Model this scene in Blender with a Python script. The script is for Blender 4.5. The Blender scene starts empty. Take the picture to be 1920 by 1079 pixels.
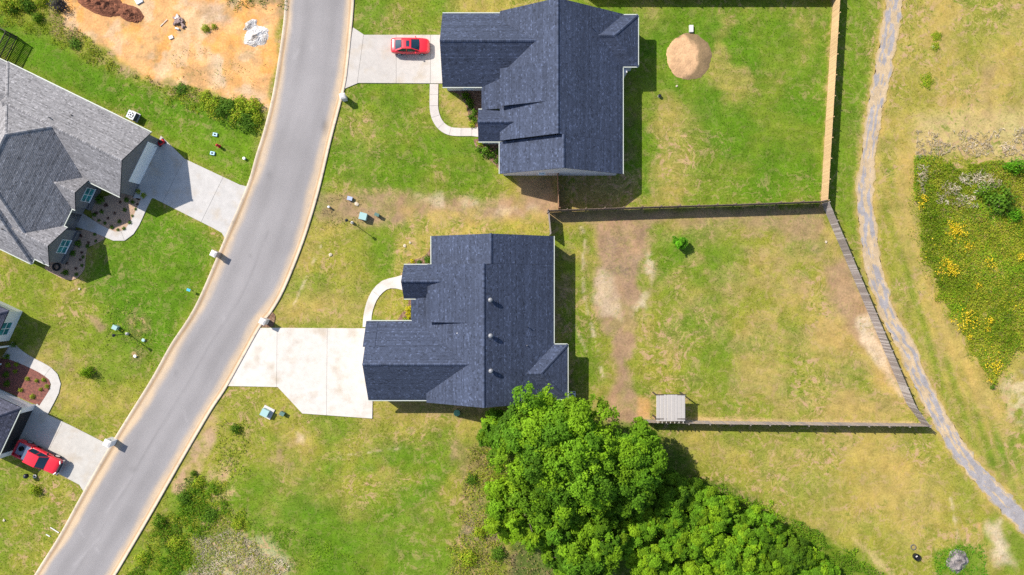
import bpy, math, random
import numpy as np
from mathutils import Vector, Matrix

# ------------------------------------------------------------------ camera, sky, sun, exposure
S = 15.5            # photo pixels per metre on the ground
H = 80.0            # height of the camera above the ground
SC = bpy.context.scene
COL = SC.collection
R = math.radians
cam_d = bpy.data.cameras.new('camera')
cam = bpy.data.objects.new('camera', cam_d)
COL.objects.link(cam)
cam.location = (0, 0, H)
cam_d.sensor_width = 36.0
cam_d.lens = 36.0 * S * H / 1920.0
cam_d.clip_start = 0.5
cam_d.clip_end = 3000
SC.camera = cam

SUN_AZ, SUN_EL = R(144), R(41)          # the sun stands up-left in the picture
world = bpy.data.worlds.new('World')
SC.world = world
world.use_nodes = True
wn = world.node_tree.nodes
sky = wn.new('ShaderNodeTexSky')
sky.sky_type = 'NISHITA'
sky.sun_disc = False
sky.sun_elevation = SUN_EL
sky.sun_rotation = R(90) - SUN_AZ
world.node_tree.links.new(sky.outputs[0], wn['Background'].inputs[0])
wn['Background'].inputs[1].default_value = 0.115
sun_d = bpy.data.lights.new('sun', 'SUN')
sun_d.energy = 4.5
sun_d.angle = R(0.55)
sun_d.color = (1.0, 0.955, 0.88)
sun = bpy.data.objects.new('sun', sun_d)
COL.objects.link(sun)
sdir = Vector((math.cos(SUN_AZ) * math.cos(SUN_EL), math.sin(SUN_AZ) * math.cos(SUN_EL), math.sin(SUN_EL)))
sun.rotation_euler = sdir.to_track_quat('Z', 'Y').to_euler()
sun.location = sdir * 150
SC.view_settings.view_transform = 'Standard'
SC.view_settings.look = 'None'
SC.view_settings.exposure = 0.9
SC.view_settings.gamma = 1.0
SC.view_settings.use_curve_mapping = False
SC.render.engine = 'CYCLES'
SC.cycles.max_bounces = 6
SC.cycles.use_denoising = False

rng = np.random.default_rng(7)
random.seed(7)

def W(px, py, z=0.0):
    """place seen at photo pixel (px, py) when it stands z metres high"""
    k = (1 - z / H) / S
    return Vector(((px - 960) * k, (539.5 - py) * k, z))
def W2(px, py, z=0.0):
    v = W(px, py, z); return (v.x, v.y)
def px_poly(pts, z=0.0): return [W2(a, b, z) for a, b in pts]

# ------------------------------------------------------------------ materials
MATS = {}
def mat(name, col=(.5, .5, .5), rough=.8, spec=.3, metal=0.0, attr=False, noise=0.0, nscale=4.0, bump=0.0, bscale=30.0,
        col2=None, c2scale=1.0, c2lo=.45, c2hi=.62, coat=0.0, trans=0.0, stretch=None):
    if name in MATS: return MATS[name]
    m = bpy.data.materials.new(name); m.use_nodes = True
    nt = m.node_tree; N = nt.nodes; L = nt.links
    b = N['Principled BSDF']
    b.inputs['Roughness'].default_value = rough
    b.inputs['Specular IOR Level'].default_value = spec
    b.inputs['Metallic'].default_value = metal
    b.inputs['Coat Weight'].default_value = coat
    src = None
    geo = N.new('ShaderNodeNewGeometry')
    vec = geo.outputs['Position']
    if stretch:
        mp = N.new('ShaderNodeMapping'); mp.inputs['Rotation'].default_value = (0, 0, stretch[0])
        mp.inputs['Scale'].default_value = (stretch[1], stretch[2], 1)
        L.new(vec, mp.inputs['Vector']); vec = mp.outputs[0]
    if attr:
        a = N.new('ShaderNodeAttribute'); a.attribute_name = 'Col'; src = a.outputs['Color']
    else:
        rgb = N.new('ShaderNodeRGB'); rgb.outputs[0].default_value = (*col, 1); src = rgb.outputs[0]
    if col2:
        n2 = N.new('ShaderNodeTexNoise'); n2.inputs['Scale'].default_value = c2scale; n2.inputs['Detail'].default_value = 5
        L.new(vec, n2.inputs['Vector'])
        mr = N.new('ShaderNodeMapRange'); mr.inputs[1].default_value = c2lo; mr.inputs[2].default_value = c2hi
        L.new(n2.outputs[0], mr.inputs[0])
        mx = N.new('ShaderNodeMix'); mx.data_type = 'RGBA'
        L.new(mr.outputs[0], mx.inputs[0]); L.new(src, mx.inputs[6]); mx.inputs[7].default_value = (*col2, 1)
        src = mx.outputs[2]
    if noise:
        n = N.new('ShaderNodeTexNoise'); n.inputs['Scale'].default_value = nscale; n.inputs['Detail'].default_value = 6
        n.inputs['Roughness'].default_value = .7
        L.new(vec, n.inputs['Vector'])
        mr = N.new('ShaderNodeMapRange'); mr.inputs[1].default_value = .3; mr.inputs[2].default_value = .7
        mr.inputs[3].default_value = 1 - noise; mr.inputs[4].default_value = 1 + noise
        L.new(n.outputs[0], mr.inputs[0])
        mx = N.new('ShaderNodeMix'); mx.data_type = 'RGBA'; mx.blend_type = 'MULTIPLY'; mx.inputs[0].default_value = 1
        L.new(src, mx.inputs[6]); L.new(mr.outputs[0], mx.inputs[7]); src = mx.outputs[2]
    L.new(src, b.inputs['Base Color'])
    if bump:
        nb = N.new('ShaderNodeTexNoise'); nb.inputs['Scale'].default_value = bscale; nb.inputs['Detail'].default_value = 4
        L.new(geo.outputs['Position'], nb.inputs['Vector'])
        bp = N.new('ShaderNodeBump'); bp.inputs['Strength'].default_value = bump; bp.inputs['Distance'].default_value = .05
        L.new(nb.outputs[0], bp.inputs['Height']); L.new(bp.outputs[0], b.inputs['Normal'])
    if trans:
        t = N.new('ShaderNodeBsdfTranslucent'); L.new(src, t.inputs['Color'])
        ms = N.new('ShaderNodeMixShader'); ms.inputs[0].default_value = trans
        L.new(b.outputs[0], ms.inputs[1]); L.new(t.outputs[0], ms.inputs[2])
        L.new(ms.outputs[0], N['Material Output'].inputs[0])
    MATS[name] = m
    return m

# ------------------------------------------------------------------ object helpers
def tag(o, label=None, cat=None, group=None, kind=None):
    if label: o['label'] = label
    if cat: o['category'] = cat
    if group: o['group'] = group
    if kind: o['kind'] = kind
    return o
def empty(name, loc, label=None, cat=None, group=None, kind=None):
    o = bpy.data.objects.new(name, None); COL.objects.link(o); o.location = loc
    o.empty_display_size = .3
    return tag(o, label, cat, group, kind)
def wloc(o):
    v = Vector((0, 0, 0))
    while o is not None:
        v = v + o.location; o = o.parent
    return v
class MB:
    """collects faces (world coordinates), builds one mesh object; faces may carry a colour"""
    def __init__(s): s.v = []; s.f = []; s.c = []
    def face(s, pts, c=None):
        i = len(s.v); s.v += [tuple(p) for p in pts]; s.f.append(tuple(range(i, i + len(pts)))); s.c.append(c); return s
    def prism(s, poly, z0, z1, c=None, bottom=False):
        """poly: list of (x, y) counter-clockwise or not; vertical extrusion"""
        a = sum(poly[i][0] * poly[(i + 1) % len(poly)][1] - poly[(i + 1) % len(poly)][0] * poly[i][1] for i in range(len(poly)))
        if a < 0: poly = poly[::-1]
        n = len(poly); i = len(s.v)
        s.v += [(x, y, z0) for x, y in poly] + [(x, y, z1) for x, y in poly]
        s.f.append(tuple(i + n + k for k in range(n))); s.c.append(c)
        if bottom: s.f.append(tuple(i + n - 1 - k for k in range(n))); s.c.append(c)
        for k in range(n):
            q = (k + 1) % n
            s.f.append((i + k, i + q, i + n + q, i + n + k)); s.c.append(c)
        return s
    def box(s, x0, x1, y0, y1, z0, z1, M=None, c=None):
        P = [(x0, y0, z0), (x1, y0, z0), (x1, y1, z0), (x0, y1, z0), (x0, y0, z1), (x1, y0, z1), (x1, y1, z1), (x0, y1, z1)]
        if M is not None: P = [tuple(M @ Vector(p)) for p in P]
        i = len(s.v); s.v += P
        for f in ((3, 2, 1, 0), (4, 5, 6, 7), (0, 1, 5, 4), (1, 2, 6, 5), (2, 3, 7, 6), (3, 0, 4, 7)):
            s.f.append(tuple(i + k for k in f)); s.c.append(c)
        return s
    def bar(s, a, b, w, h, c=None):
        """beam of width w and height h from a to b (centre line)"""
        a = Vector(a); b = Vector(b); d = b - a; L = d.length
        x = d.normalized(); y = Vector((0, 0, 1)).cross(x)
        if y.length < 1e-4: y = Vector((0, 1, 0))
        y.normalize(); z = x.cross(y)
        M = Matrix(((x.x, y.x, z.x, a.x), (x.y, y.y, z.y, a.y), (x.z, y.z, z.z, a.z), (0, 0, 0, 1)))
        return s.box(0, L, -w / 2, w / 2, -h / 2, h / 2, M, c)
    def tube(s, a, b, r0, r1=None, n=8, c=None, cap=True):
        r1 = r0 if r1 is None else r1
        a = Vector(a); b = Vector(b); x = (b - a).normalized()
        y = x.orthogonal().normalized(); z = x.cross(y); i = len(s.v)
        for p, r in ((a, r0), (b, r1)):
            for k in range(n):
                t = 2 * math.pi * k / n; s.v.append(tuple(p + (y * math.cos(t) + z * math.sin(t)) * r))
        for k in range(n):
            q = (k + 1) % n; s.f.append((i + k, i + q, i + n + q, i + n + k)); s.c.append(c)
        if cap:
            s.f.append(tuple(i + n + k for k in range(n))); s.c.append(c)
            s.f.append(tuple(i + n - 1 - k for k in range(n))); s.c.append(c)
        return s
    def lathe(s, o, prof, n=16, c=None):
        """prof: (radius, z) from bottom to top, turned about the vertical through o"""
        o = Vector(o); i = len(s.v)
        for r, z in prof:
            for k in range(n):
                t = 2 * math.pi * k / n; s.v.append((o.x + r * math.cos(t), o.y + r * math.sin(t), o.z + z))
        for j in range(len(prof) - 1):
            for k in range(n):
                q = (k + 1) % n
                s.f.append((i + j * n + k, i + j * n + q, i + (j + 1) * n + q, i + (j + 1) * n + k)); s.c.append(c)
        m = i + (len(prof) - 1) * n
        s.f.append(tuple(m + k for k in range(n))); s.c.append(c)
        return s
    def loft(s, rings, c=None, closed=True, caps=True):
        i = len(s.v); n = len(rings[0])
        for r in rings: s.v += [tuple(p) for p in r]
        for j in range(len(rings) - 1):
            for k in range(n if closed else n - 1):
                q = (k + 1) % n
                s.f.append((i + j * n + k, i + j * n + q, i + (j + 1) * n + q, i + (j + 1) * n + k)); s.c.append(c)
        if caps:
            s.f.append(tuple(i + n - 1 - k for k in range(n))); s.c.append(c)
            m = i + (len(rings) - 1) * n
            s.f.append(tuple(m + k for k in range(n))); s.c.append(c)
        return s
    def xform(s, M):
        s.v = [tuple(M @ Vector(p)) for p in s.v]; return s
    def build(s, name, m, parent=None, smooth=False, kind=None, label=None):
        me = bpy.data.meshes.new(name)
        o0 = wloc(parent) if parent else Vector((0, 0, 0))
        me.from_pydata([(p[0] - o0.x, p[1] - o0.y, p[2] - o0.z) for p in s.v], [], s.f)
        if any(c is not None for c in s.c):
            ca = me.color_attributes.new('Col', 'FLOAT_COLOR', 'CORNER')
            buf = np.ones((len(me.loops), 4), 'f'); k = 0
            for f, c in zip(s.f, s.c):
                buf[k:k + len(f), :3] = c if c is not None else (.5, .5, .5); k += len(f)
            ca.data.foreach_set('color', buf.ravel())
        me.materials.append(m)
        if smooth: me.polygons.foreach_set('use_smooth', [True] * len(me.polygons))
        o = bpy.data.objects.new(name, me); COL.objects.link(o)
        if parent: o.parent = parent
        return tag(o, label, None, None, kind)
def big_mesh(name, verts, faces, cols, m, parent=None, kind=None):
    """verts (N,3), faces (M,k) of one size, cols (N,3) per vertex; numpy fast path"""
    me = bpy.data.meshes.new(name)
    verts = np.asarray(verts, 'f'); faces = np.asarray(faces, 'i')
    if parent: verts = verts - np.array(wloc(parent), 'f')
    nf, k = faces.shape
    me.vertices.add(len(verts)); me.vertices.foreach_set('co', verts.ravel())
    me.loops.add(nf * k); me.loops.foreach_set('vertex_index', faces.ravel())
    me.polygons.add(nf); me.polygons.foreach_set('loop_start', np.arange(0, nf * k, k, dtype='i'))
    me.update(calc_edges=True)
    if cols is not None:
        ca = me.color_attributes.new('Col', 'FLOAT_COLOR', 'POINT')
        buf = np.ones((len(verts), 4), 'f'); buf[:, :cols.shape[1]] = cols
        ca.data.foreach_set('color', buf.ravel())
    me.materials.append(m)
    o = bpy.data.objects.new(name, me); COL.objects.link(o)
    if parent: o.parent = parent
    return tag(o, kind=kind)
def copy_tree(o, parent=None):
    c = o.copy(); COL.objects.link(c); c.parent = parent
    for ch in list(o.children): copy_tree(ch, c)
    return c

# ------------------------------------------------------------------ noise and masks (numpy)
_perm = np.random.default_rng(3).random((256, 256)).astype('f')
def vnoise(x, y, sc):
    x = np.asarray(x) / sc; y = np.asarray(y) / sc
    xi = np.floor(x).astype(int); yi = np.floor(y).astype(int)
    fx = x - xi; fy = y - yi
    fx = fx * fx * (3 - 2 * fx); fy = fy * fy * (3 - 2 * fy)
    g = lambda a, b: _perm[a & 255, b & 255]
    return (g(xi, yi) * (1 - fx) + g(xi + 1, yi) * fx) * (1 - fy) + (g(xi, yi + 1) * (1 - fx) + g(xi + 1, yi + 1) * fx) * fy
def fbm(x, y, sc, o=4, off=0.0):
    t = 0; a = 1; n = 0
    for i in range(o):
        t = t + a * vnoise(x + off + 31.7 * i, y - off + 17.3 * i, sc / 2 ** i); n += a; a *= .55
    return t / n
def sdf_poly(x, y, poly):
    """signed distance to polygon, negative inside"""
    d = np.full(x.shape, 1e9); ins = np.zeros(x.shape, bool); n = len(poly)
    for i in range(n):
        ax, ay = poly[i]; bx, by = poly[(i + 1) % n]
        ex, ey = bx - ax, by - ay
        t = np.clip(((x - ax) * ex + (y - ay) * ey) / (ex * ex + ey * ey + 1e-12), 0, 1)
        d = np.minimum(d, np.hypot(x - ax - t * ex, y - ay - t * ey))
        if ay != by:
            c = ((ay > y) != (by > y)) & (x < (bx - ax) * (y - ay) / (by - ay) + ax)
            ins ^= c
    return np.where(ins, -d, d)
def sdf_line(x, y, pts):
    d = np.full(x.shape, 1e9)
    for (ax, ay), (bx, by) in zip(pts[:-1], pts[1:]):
        ex, ey = bx - ax, by - ay
        t = np.clip(((x - ax) * ex + (y - ay) * ey) / (ex * ex + ey * ey + 1e-12), 0, 1)
        d = np.minimum(d, np.hypot(x - ax - t * ex, y - ay - t * ey))
    return d
def inside(x, y, poly): return sdf_poly(np.asarray(x, float), np.asarray(y, float), poly) < 0
def smooth(a, lo, hi):
    t = np.clip((a - lo) / (hi - lo), 0, 1); return t * t * (3 - 2 * t)
def spline(pts, n=8):
    """Catmull-Rom through 2-D points"""
    P = [Vector((*p, 0)) for p in pts]; out = []
    for i in range(len(P) - 1):
        a = P[max(i - 1, 0)]; b = P[i]; c = P[i + 1]; d = P[min(i + 2, len(P) - 1)]
        for k in range(n):
            t = k / n
            q = .5 * ((2 * b) + (c - a) * t + (2 * a - 5 * b + 4 * c - d) * t * t + (3 * b - a - 3 * c + d) * t ** 3)
            out.append((q.x, q.y))
    out.append((P[-1].x, P[-1].y)); return out
def clip_half(poly, nx, ny, c):
    """keep the part of a 2-D polygon where nx*x + ny*y <= c"""
    out = []
    for i in range(len(poly)):
        a = poly[i]; b = poly[(i + 1) % len(poly)]
        da = nx * a[0] + ny * a[1] - c; db = nx * b[0] + ny * b[1] - c
        if da <= 0: out.append(a)
        if (da < 0 < db) or (db < 0 < da):
            t = da / (da - db); out.append((a[0] + (b[0] - a[0]) * t, a[1] + (b[1] - a[1]) * t))
    return out
# ------------------------------------------------------------------ ground colours, laid out as the lots lie
C_LUSH = np.array((.063, .140, .004)); C_BASE = np.array((.178, .178, .022)); C_DRY = np.array((.340, .228, .072))
C_DIRT = np.array((.255, .158, .095)); C_CLAY = np.array((.540, .280, .115)); C_PALE = np.array((.430, .330, .220))
C_BROWN = np.array((.150, .112, .050)); C_STRAW = np.array((.36, .27, .115)); C_DARKG = np.array((.034, .070, .006))

def zone(x, y, pts, soft, amp, sc, off, kind='poly', r=0):
    """soft-edged patch with a noisy outline; sizes in photo pixels"""
    P = px_poly(pts); mg = (soft + r) / S + amp + .1; out = np.zeros(len(x))
    i = np.nonzero((x > min(p[0] for p in P) - mg) & (x < max(p[0] for p in P) + mg) & (y > min(p[1] for p in P) - mg) & (y < max(p[1] for p in P) + mg))[0]
    if len(i) == 0: return out
    x = x[i]; y = y[i]
    d = sdf_poly(x, y, P) if kind == 'poly' else sdf_line(x, y, P) - r / S
    d = d + (fbm(x, y, sc, 4, off) - .5) * 2 * amp
    out[i] = 1 - smooth(d, -soft / S, soft / S)
    return out
def pat(x, y, sc, lo, hi, off, o=4): return smooth(fbm(x, y, sc, o, off), lo, hi)

def ground_col(x, y):
    x = np.asarray(x, float); y = np.asarray(y, float)
    c = np.repeat(C_BASE[None], len(x), 0)
    def mix(col, m):
        nonlocal c
        m = np.clip(m, 0, 1)[:, None]; c = c * (1 - m) + np.asarray(col)[None] * m
    Z = lambda pts, soft=30, amp=1.2, sc=5, off=0.0, **k: zone(x, y, pts, soft, amp, sc, off, **k)
    # broad drift of green and dry over all grass
    mix(C_LUSH, .55 * pat(x, y, 9, .45, .7, 3.1))
    mix(C_DRY, .45 * pat(x, y, 7, .5, .72, 11.7))
    # ---- lawns
    mix(C_LUSH, .78 * Z([(660, -60), (840, -60), (905, 170), (940, 330), (1000, 380), (590, 362), (640, 180)]) * (.45 + .55 * pat(x, y, 4, .3, .62, 5)))
    mix(C_LUSH, .88 * Z([(1050, 5), (1570, 5), (1548, 385), (1050, 395)], 25) * (.6 + .4 * pat(x, y, 5, .35, .62, 9)))
    mix(C_DRY, .55 * Z([(1215, 170), (1290, 190), (1300, 385), (1215, 390)]) * pat(x, y, 4, .38, .6, 21))
    mix(C_DRY, .5 * Z([(1240, 10), (1540, 10), (1540, 130), (1360, 200)]) * pat(x, y, 5, .46, .66, 23))
    mix(C_LUSH, .62 * Z([(1572, -60), (1665, -60), (1610, 340), (1625, 430), (1648, 560), (1560, 400)], 18))
    mix(C_LUSH, .95 * Z([(-90, -30), (60, 60), (180, 120), (330, 170), (490, 228), (468, 345), (285, 250), (0, 104), (-90, 60)], 22, .8))
    mix((.105, .175, .008), .55 * Z([(330, 230), (480, 270), (462, 345), (330, 290)], 30))
    mix(C_LUSH, .92 * Z([(285, 375), (425, 448), (372, 560), (300, 690), (230, 640), (150, 560), (150, 500), (190, 430)], 30, 1.5))
    mix((.135, .165, .012), .7 * Z([(-60, 470), (120, 520), (200, 580), (120, 700), (-60, 640)], 40))
    mix(C_LUSH, .5 * Z([(-80, 900), (140, 930), (60, 1079), (-80, 1150)], 40) * pat(x, y, 4, .35, .6, 8))
    mix(C_LUSH, .85 * Z([(330, 900), (470, 880), (640, 940), (800, 930), (880, 1000), (860, 1150), (240, 1150)], 40, 2) * (.65 + .35 * pat(x, y, 4, .3, .6, 14)))
    mix(C_LUSH, .85 * Z([(480, 840), (860, 810), (860, 1000), (500, 960)], 40, 2) * pat(x, y, 5, .35, .62, 15))
    mix(C_LUSH, .5 * Z([(1040, 440), (1105, 440), (1150, 740), (1078, 745)], 14) * pat(x, y, 3, .32, .58, 33))
    mix((.31, .20, .085), .42 * Z([(1200, 400), (1560, 400), (1700, 790), (1200, 790)], 20) * pat(x, y, 2.6, .42, .58, 35))
    mix(C_LUSH, .38 * Z([(1240, 400), (1560, 400), (1690, 780), (1230, 780)], 30) * pat(x, y, 4, .36, .62, 34))
    mix(C_LUSH, .7 * Z([(1255, 440), (1310, 445), (1290, 500), (1235, 520)], 20))
    mix(C_LUSH, .5 * Z([(520, 430), (770, 430), (740, 520), (540, 560)], 30) * pat(x, y, 4, .4, .62, 36))
    # ---- dry and straw
    mix(C_DRY, .42 * Z([(505, 560), (690, 560), (680, 616), (495, 612)], 25))
    mix(C_DRY, .55 * Z([(1250, 820), (1720, 820), (1800, 950), (1720, 1030), (1560, 1000), (1400, 880)], 40, 2) * (.4 + .6 * pat(x, y, 6, .35, .6, 41)))
    mix(C_LUSH, .35 * Z([(1640, 300), (1705, 290), (1780, 600), (1920, 830), (1920, 960), (1730, 700)], 20)); mix(C_DRY, .5 * Z([(1650, -60), (2050, -60), (2050, 300), (1720, 300), (1640, 250)], 40, 2) * (.35 + .65 * pat(x, y, 5, .35, .6, 43)))
    mix(C_STRAW, .8 * Z([(1718, 215), (1925, 195), (2050, 190), (2050, 300), (1880, 300), (1716, 285)], 20, 1))
    mix(C_DRY, .7 * Z([(1680, 280), (1712, 290), (1722, 440), (1790, 610), (1862, 725), (1920, 800), (1880, 830), (1750, 640), (1680, 420)], 16))
    mix(C_DRY, .45 * Z([(690, 765), (905, 775), (900, 850), (560, 830)], 30, 1.5) * pat(x, y, 4, .3, .55, 46))
    mix(C_DRY, .55 * Z([(1030, 330), (1200, 330), (1180, 395), (1030, 395)], 15))
    mix(C_DRY, .55 * Z([(830, 190), (868, 180), (895, 220), (895, 242), (850, 225)], 14))
    mix(C_DRY, .6 * Z([(0, 640), (90, 655), (120, 700), (170, 760), (120, 760)], 40) * pat(x, y, 4, .3, .55, 47))
    mix(C_DRY, .75 * Z([(1560, 440), (1720, 780), (1640, 720), (1570, 560)], 22, 1.5))
    mix(C_DRY, .4 * Z([(1460, 430), (1560, 440), (1650, 720), (1450, 600)], 40, 2) * pat(x, y, 3, .42, .6, 48))
    # mower stripes over the big back yard and the field beside the track
    st = .5 + .5 * np.sin((x * .25 + y * 1.0) * 2 * math.pi / .95 + 7 * fbm(x, y, 7, 3, 2))
    mix(C_DRY, .3 * st * pat(x, y, 4, .35, .6, 99) * Z([(1290, 640), (1600, 560), (1700, 790), (1290, 790)], 40))
    st3 = .5 + .5 * np.sin((x * .1 + y) * 2 * math.pi / 1.3 + 2 * fbm(x, y, 9, 3, 6))
    mix(C_LUSH * .8, .22 * st3 * Z([(1200, 10), (1560, 10), (1545, 380), (1200, 385)], 20)); mix(C_LUSH * .8, .22 * st3 * Z([(600, 170), (800, 170), (930, 330), (900, 370), (600, 350)], 20))
    st2 = .5 + .5 * np.sin((x * .95 + y * .3) * 2 * math.pi / 1.5 + 2 * fbm(x, y, 8, 3, 4))
    mix(C_DRY, .45 * st2 * Z([(1640, 330), (1705, 300), (1790, 620), (1920, 830), (1920, 960), (1730, 700)], 30))
    mix(C_LUSH, .3 * (1 - st2) * Z([(1560, 0), (1660, 0), (1610, 360), (1560, 390)], 12))
    # ---- bare soil
    dirt = [(1116, 418), (1245, 400), (1212, 450), (1200, 500), (1202, 560), (1186, 620), (1180, 680), (1190, 740), (1205, 790), (1136, 785), (1148, 700), (1148, 640), (1116, 570), (1122, 480)]
    mix(C_DIRT, .95 * Z(dirt, 9, 1.3, 2.0, 51) * (.7 + .3 * pat(x, y, 1.4, .33, .5, 50)))
    mix(C_PALE, .6 * Z([(1120, 500), (1150, 520), (1165, 600), (1130, 590), (1116, 560)], 9, .8, 2, 52))
    mix(C_PALE, .75 * Z([(1212, 470), (1236, 480), (1225, 530), (1205, 590), (1190, 590), (1200, 520)], 7, .9, 1.5, 53) * pat(x, y, 1.6, .42, .56, 53))
    mix((.16, .105, .075), .5 * Z([(1140, 440), (1200, 440), (1195, 560), (1150, 560)], 14, 1, 2, 54) * pat(x, y, 1.4, .4, .6, 54))
    mix(C_DIRT, .75 * Z([(1030, 400), (1545, 388), (1545, 402), (1030, 418)], 6, .7, 2, 55))
    mix(C_DIRT, .7 * Z([(1250, 405), (1550, 400), (1560, 440), (1280, 430)], 14, 1.5, 3, 56) * pat(x, y, 2, .4, .6, 56))
    mix(C_DIRT, .85 * Z([(1545, 500), (1590, 470), (1632, 580), (1695, 715), (1668, 700), (1610, 640), (1560, 560)], 14, 1.2, 3, 57))
    mix(C_PALE, .9 * Z([(1608, 600), (1628, 590), (1672, 690), (1690, 740), (1650, 690), (1612, 640)], 8, .8, 2, 58))
    mix(C_DIRT, .45 * Z([(1440, 440), (1560, 430), (1580, 600), (1480, 560)], 40, 2, 3, 59) * pat(x, y, 1.6, .5, .62, 59))
    mix(C_DIRT, .92 * Z([(590, 365), (770, 362), (860, 375), (980, 372), (1045, 375), (1042, 402), (900, 405), (720, 418), (600, 410)], 12, 1.4, 3, 60) * (.6 + .4 * pat(x, y, 1.6, .36, .56, 60)))
    mix(C_PALE, .6 * Z([(780, 368), (830, 372), (950, 376), (1040, 378), (1040, 396), (850, 395)], 12, 1.2, 2.5, 61) * pat(x, y, 2, .4, .6, 61))
    mix(C_BROWN, .6 * Z([(612, 375), (650, 370), (662, 395), (650, 425), (622, 425)], 10, 1, 1.5, 62) * pat(x, y, 1, .4, .6, 62))
    mix(C_DRY, .7 * Z([(760, 395), (1030, 395), (1030, 430), (780, 425)], 14, 1, 3, 63) * pat(x, y, 2, .35, .6, 63))
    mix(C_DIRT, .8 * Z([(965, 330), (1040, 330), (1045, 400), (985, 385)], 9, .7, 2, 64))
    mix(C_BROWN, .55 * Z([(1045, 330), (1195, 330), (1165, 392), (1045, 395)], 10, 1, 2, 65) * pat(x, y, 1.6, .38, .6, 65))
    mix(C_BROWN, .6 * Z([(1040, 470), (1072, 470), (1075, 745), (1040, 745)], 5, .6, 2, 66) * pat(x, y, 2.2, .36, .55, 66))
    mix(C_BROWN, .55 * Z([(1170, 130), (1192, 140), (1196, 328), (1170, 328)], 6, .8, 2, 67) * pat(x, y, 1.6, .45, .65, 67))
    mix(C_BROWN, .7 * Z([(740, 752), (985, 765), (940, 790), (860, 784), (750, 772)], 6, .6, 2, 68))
    mix(C_DIRT, .6 * Z([(775, 790), (850, 800), (860, 850), (845, 870), (800, 830)], 10, 1.2, 2, 69) * pat(x, y, 1.6, .4, .58, 69))
    mix(C_DIRT, .6 * Z([(515, 825), (555, 835), (540, 880), (500, 870)], 10, 1.2, 2, 70) * pat(x, y, 1.5, .4, .58, 70))
    mix(C_PALE, .7 * Z([(555, 812), (572, 815), (570, 830), (556, 830)], 5, .3, 1, 71))
    # bare bits along the kerb below the middle house, weeds and clay beyond
    mix((.36, .23, .14), .9 * (.3 + .7 * pat(x, y, 1.5, .36, .54, 72)) * Z([(412, 750), (400, 830), (345, 920), (318, 925), (352, 850), (398, 770)], 7, .8, 2, 72))
    mix(C_STRAW, .7 * Z([(395, 870), (432, 865), (440, 930), (405, 950), (385, 915)], 8, .8, 1.5, 73) * pat(x, y, 1.2, .38, .55, 73))
    mix(C_BROWN, .55 * Z([(360, 960), (420, 950), (430, 990), (380, 1010)], 10, .8, 2, 74))
    mix((.36, .30, .20), .8 * Z([(380, 1020), (430, 1000), (480, 1020), (535, 1065), (550, 1150), (360, 1150)], 22, 2.2, 2, 75))
    mix(C_BROWN, .65 * Z([(865, 850), (945, 830), (905, 920), (960, 990), (935, 1100), (830, 1100), (868, 960)], 14, 1.2, 3, 76) * (.4 + .6 * pat(x, y, 2, .3, .55, 76)))
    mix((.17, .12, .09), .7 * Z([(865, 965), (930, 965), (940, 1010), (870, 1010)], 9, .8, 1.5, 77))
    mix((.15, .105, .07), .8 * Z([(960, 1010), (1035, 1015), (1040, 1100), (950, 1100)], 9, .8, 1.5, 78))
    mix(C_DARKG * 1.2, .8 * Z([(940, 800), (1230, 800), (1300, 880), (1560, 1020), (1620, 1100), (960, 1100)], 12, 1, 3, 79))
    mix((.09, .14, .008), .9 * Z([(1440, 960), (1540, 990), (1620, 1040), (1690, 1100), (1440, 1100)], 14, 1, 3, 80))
    mix(C_STRAW, .7 * Z([(1600, 1010), (1632, 1040), (1680, 1085)], 4, .5, 1, 81, kind='line', r=5))
    # clay building plot, top left
    clay = [(108, -60), (545, -60), (505, 205), (470, 195), (330, 158), (250, 132), (190, 92), (125, 45)]
    mix(C_CLAY, .97 * Z(clay, 8, 1.0, 2.5, 91))
    mix(C_PALE, .75 * Z([(385, 85), (425, 75), (440, 150), (500, 180), (480, 205), (390, 160)], 16, 1.2, 2.5, 92) * pat(x, y, 2.5, .3, .55, 92))
    mix((.37, .27, .19), .75 * Z([(355, 8), (430, 2), (430, 40), (385, 45)], 9, .8, 2, 93))
    mix((.50, .22, .045), .6 * Z(clay, 8, 1, 2.5, 91) * pat(x, y, 2.4, .5, .62, 94)); mix(C_PALE * 1.1, .5 * Z(clay, 8, 1, 2.5, 91) * pat(x, y, 2.0, .52, .64, 98)); mix((.30, .19, .09), .45 * Z(clay, 8, 1, 2.5, 91) * pat(x, y, 1.0, .58, .68, 89))
    mix((.17, .13, .07), .7 * Z([(420, -40), (545, -40), (533, 30), (470, 25), (430, 8)], 12, 1.2, 2, 95) * pat(x, y, 1.5, .35, .55, 95))
    mix((.26, .17, .1), .65 * Z([(100, 20), (130, 50), (200, 98), (260, 140), (340, 168), (470, 200), (440, 215), (300, 165), (180, 112), (90, 60)], 9, 1, 1.6, 96) * pat(x, y, 1.2, .38, .56, 96))
    mix((.16, .12, .06), .45 * Z([(330, 110), (395, 120), (400, 160), (340, 150)], 10, 1, 2, 97) * pat(x, y, 1.2, .4, .58, 97))
    # spots around boxes and bare scrapes
    mix(C_DIRT, .7 * Z([(165, 590), (180, 595), (200, 615), (190, 622), (172, 605)], 4, .4, 1, 101))
    mix(C_BROWN, .55 * Z([(230, 590), (285, 590), (282, 635), (245, 630)], 10, .8, 1.5, 102) * pat(x, y, .9, .36, .58, 102))
    mix(C_BROWN, .5 * Z([(243, 658), (265, 655), (268, 680), (245, 682)], 6, .5, 1, 103))
    mix(C_DIRT, .5 * Z([(80, 625), (120, 640), (140, 690), (100, 680)], 14, 1, 2, 104) * pat(x, y, 1.4, .4, .58, 104))
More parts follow.
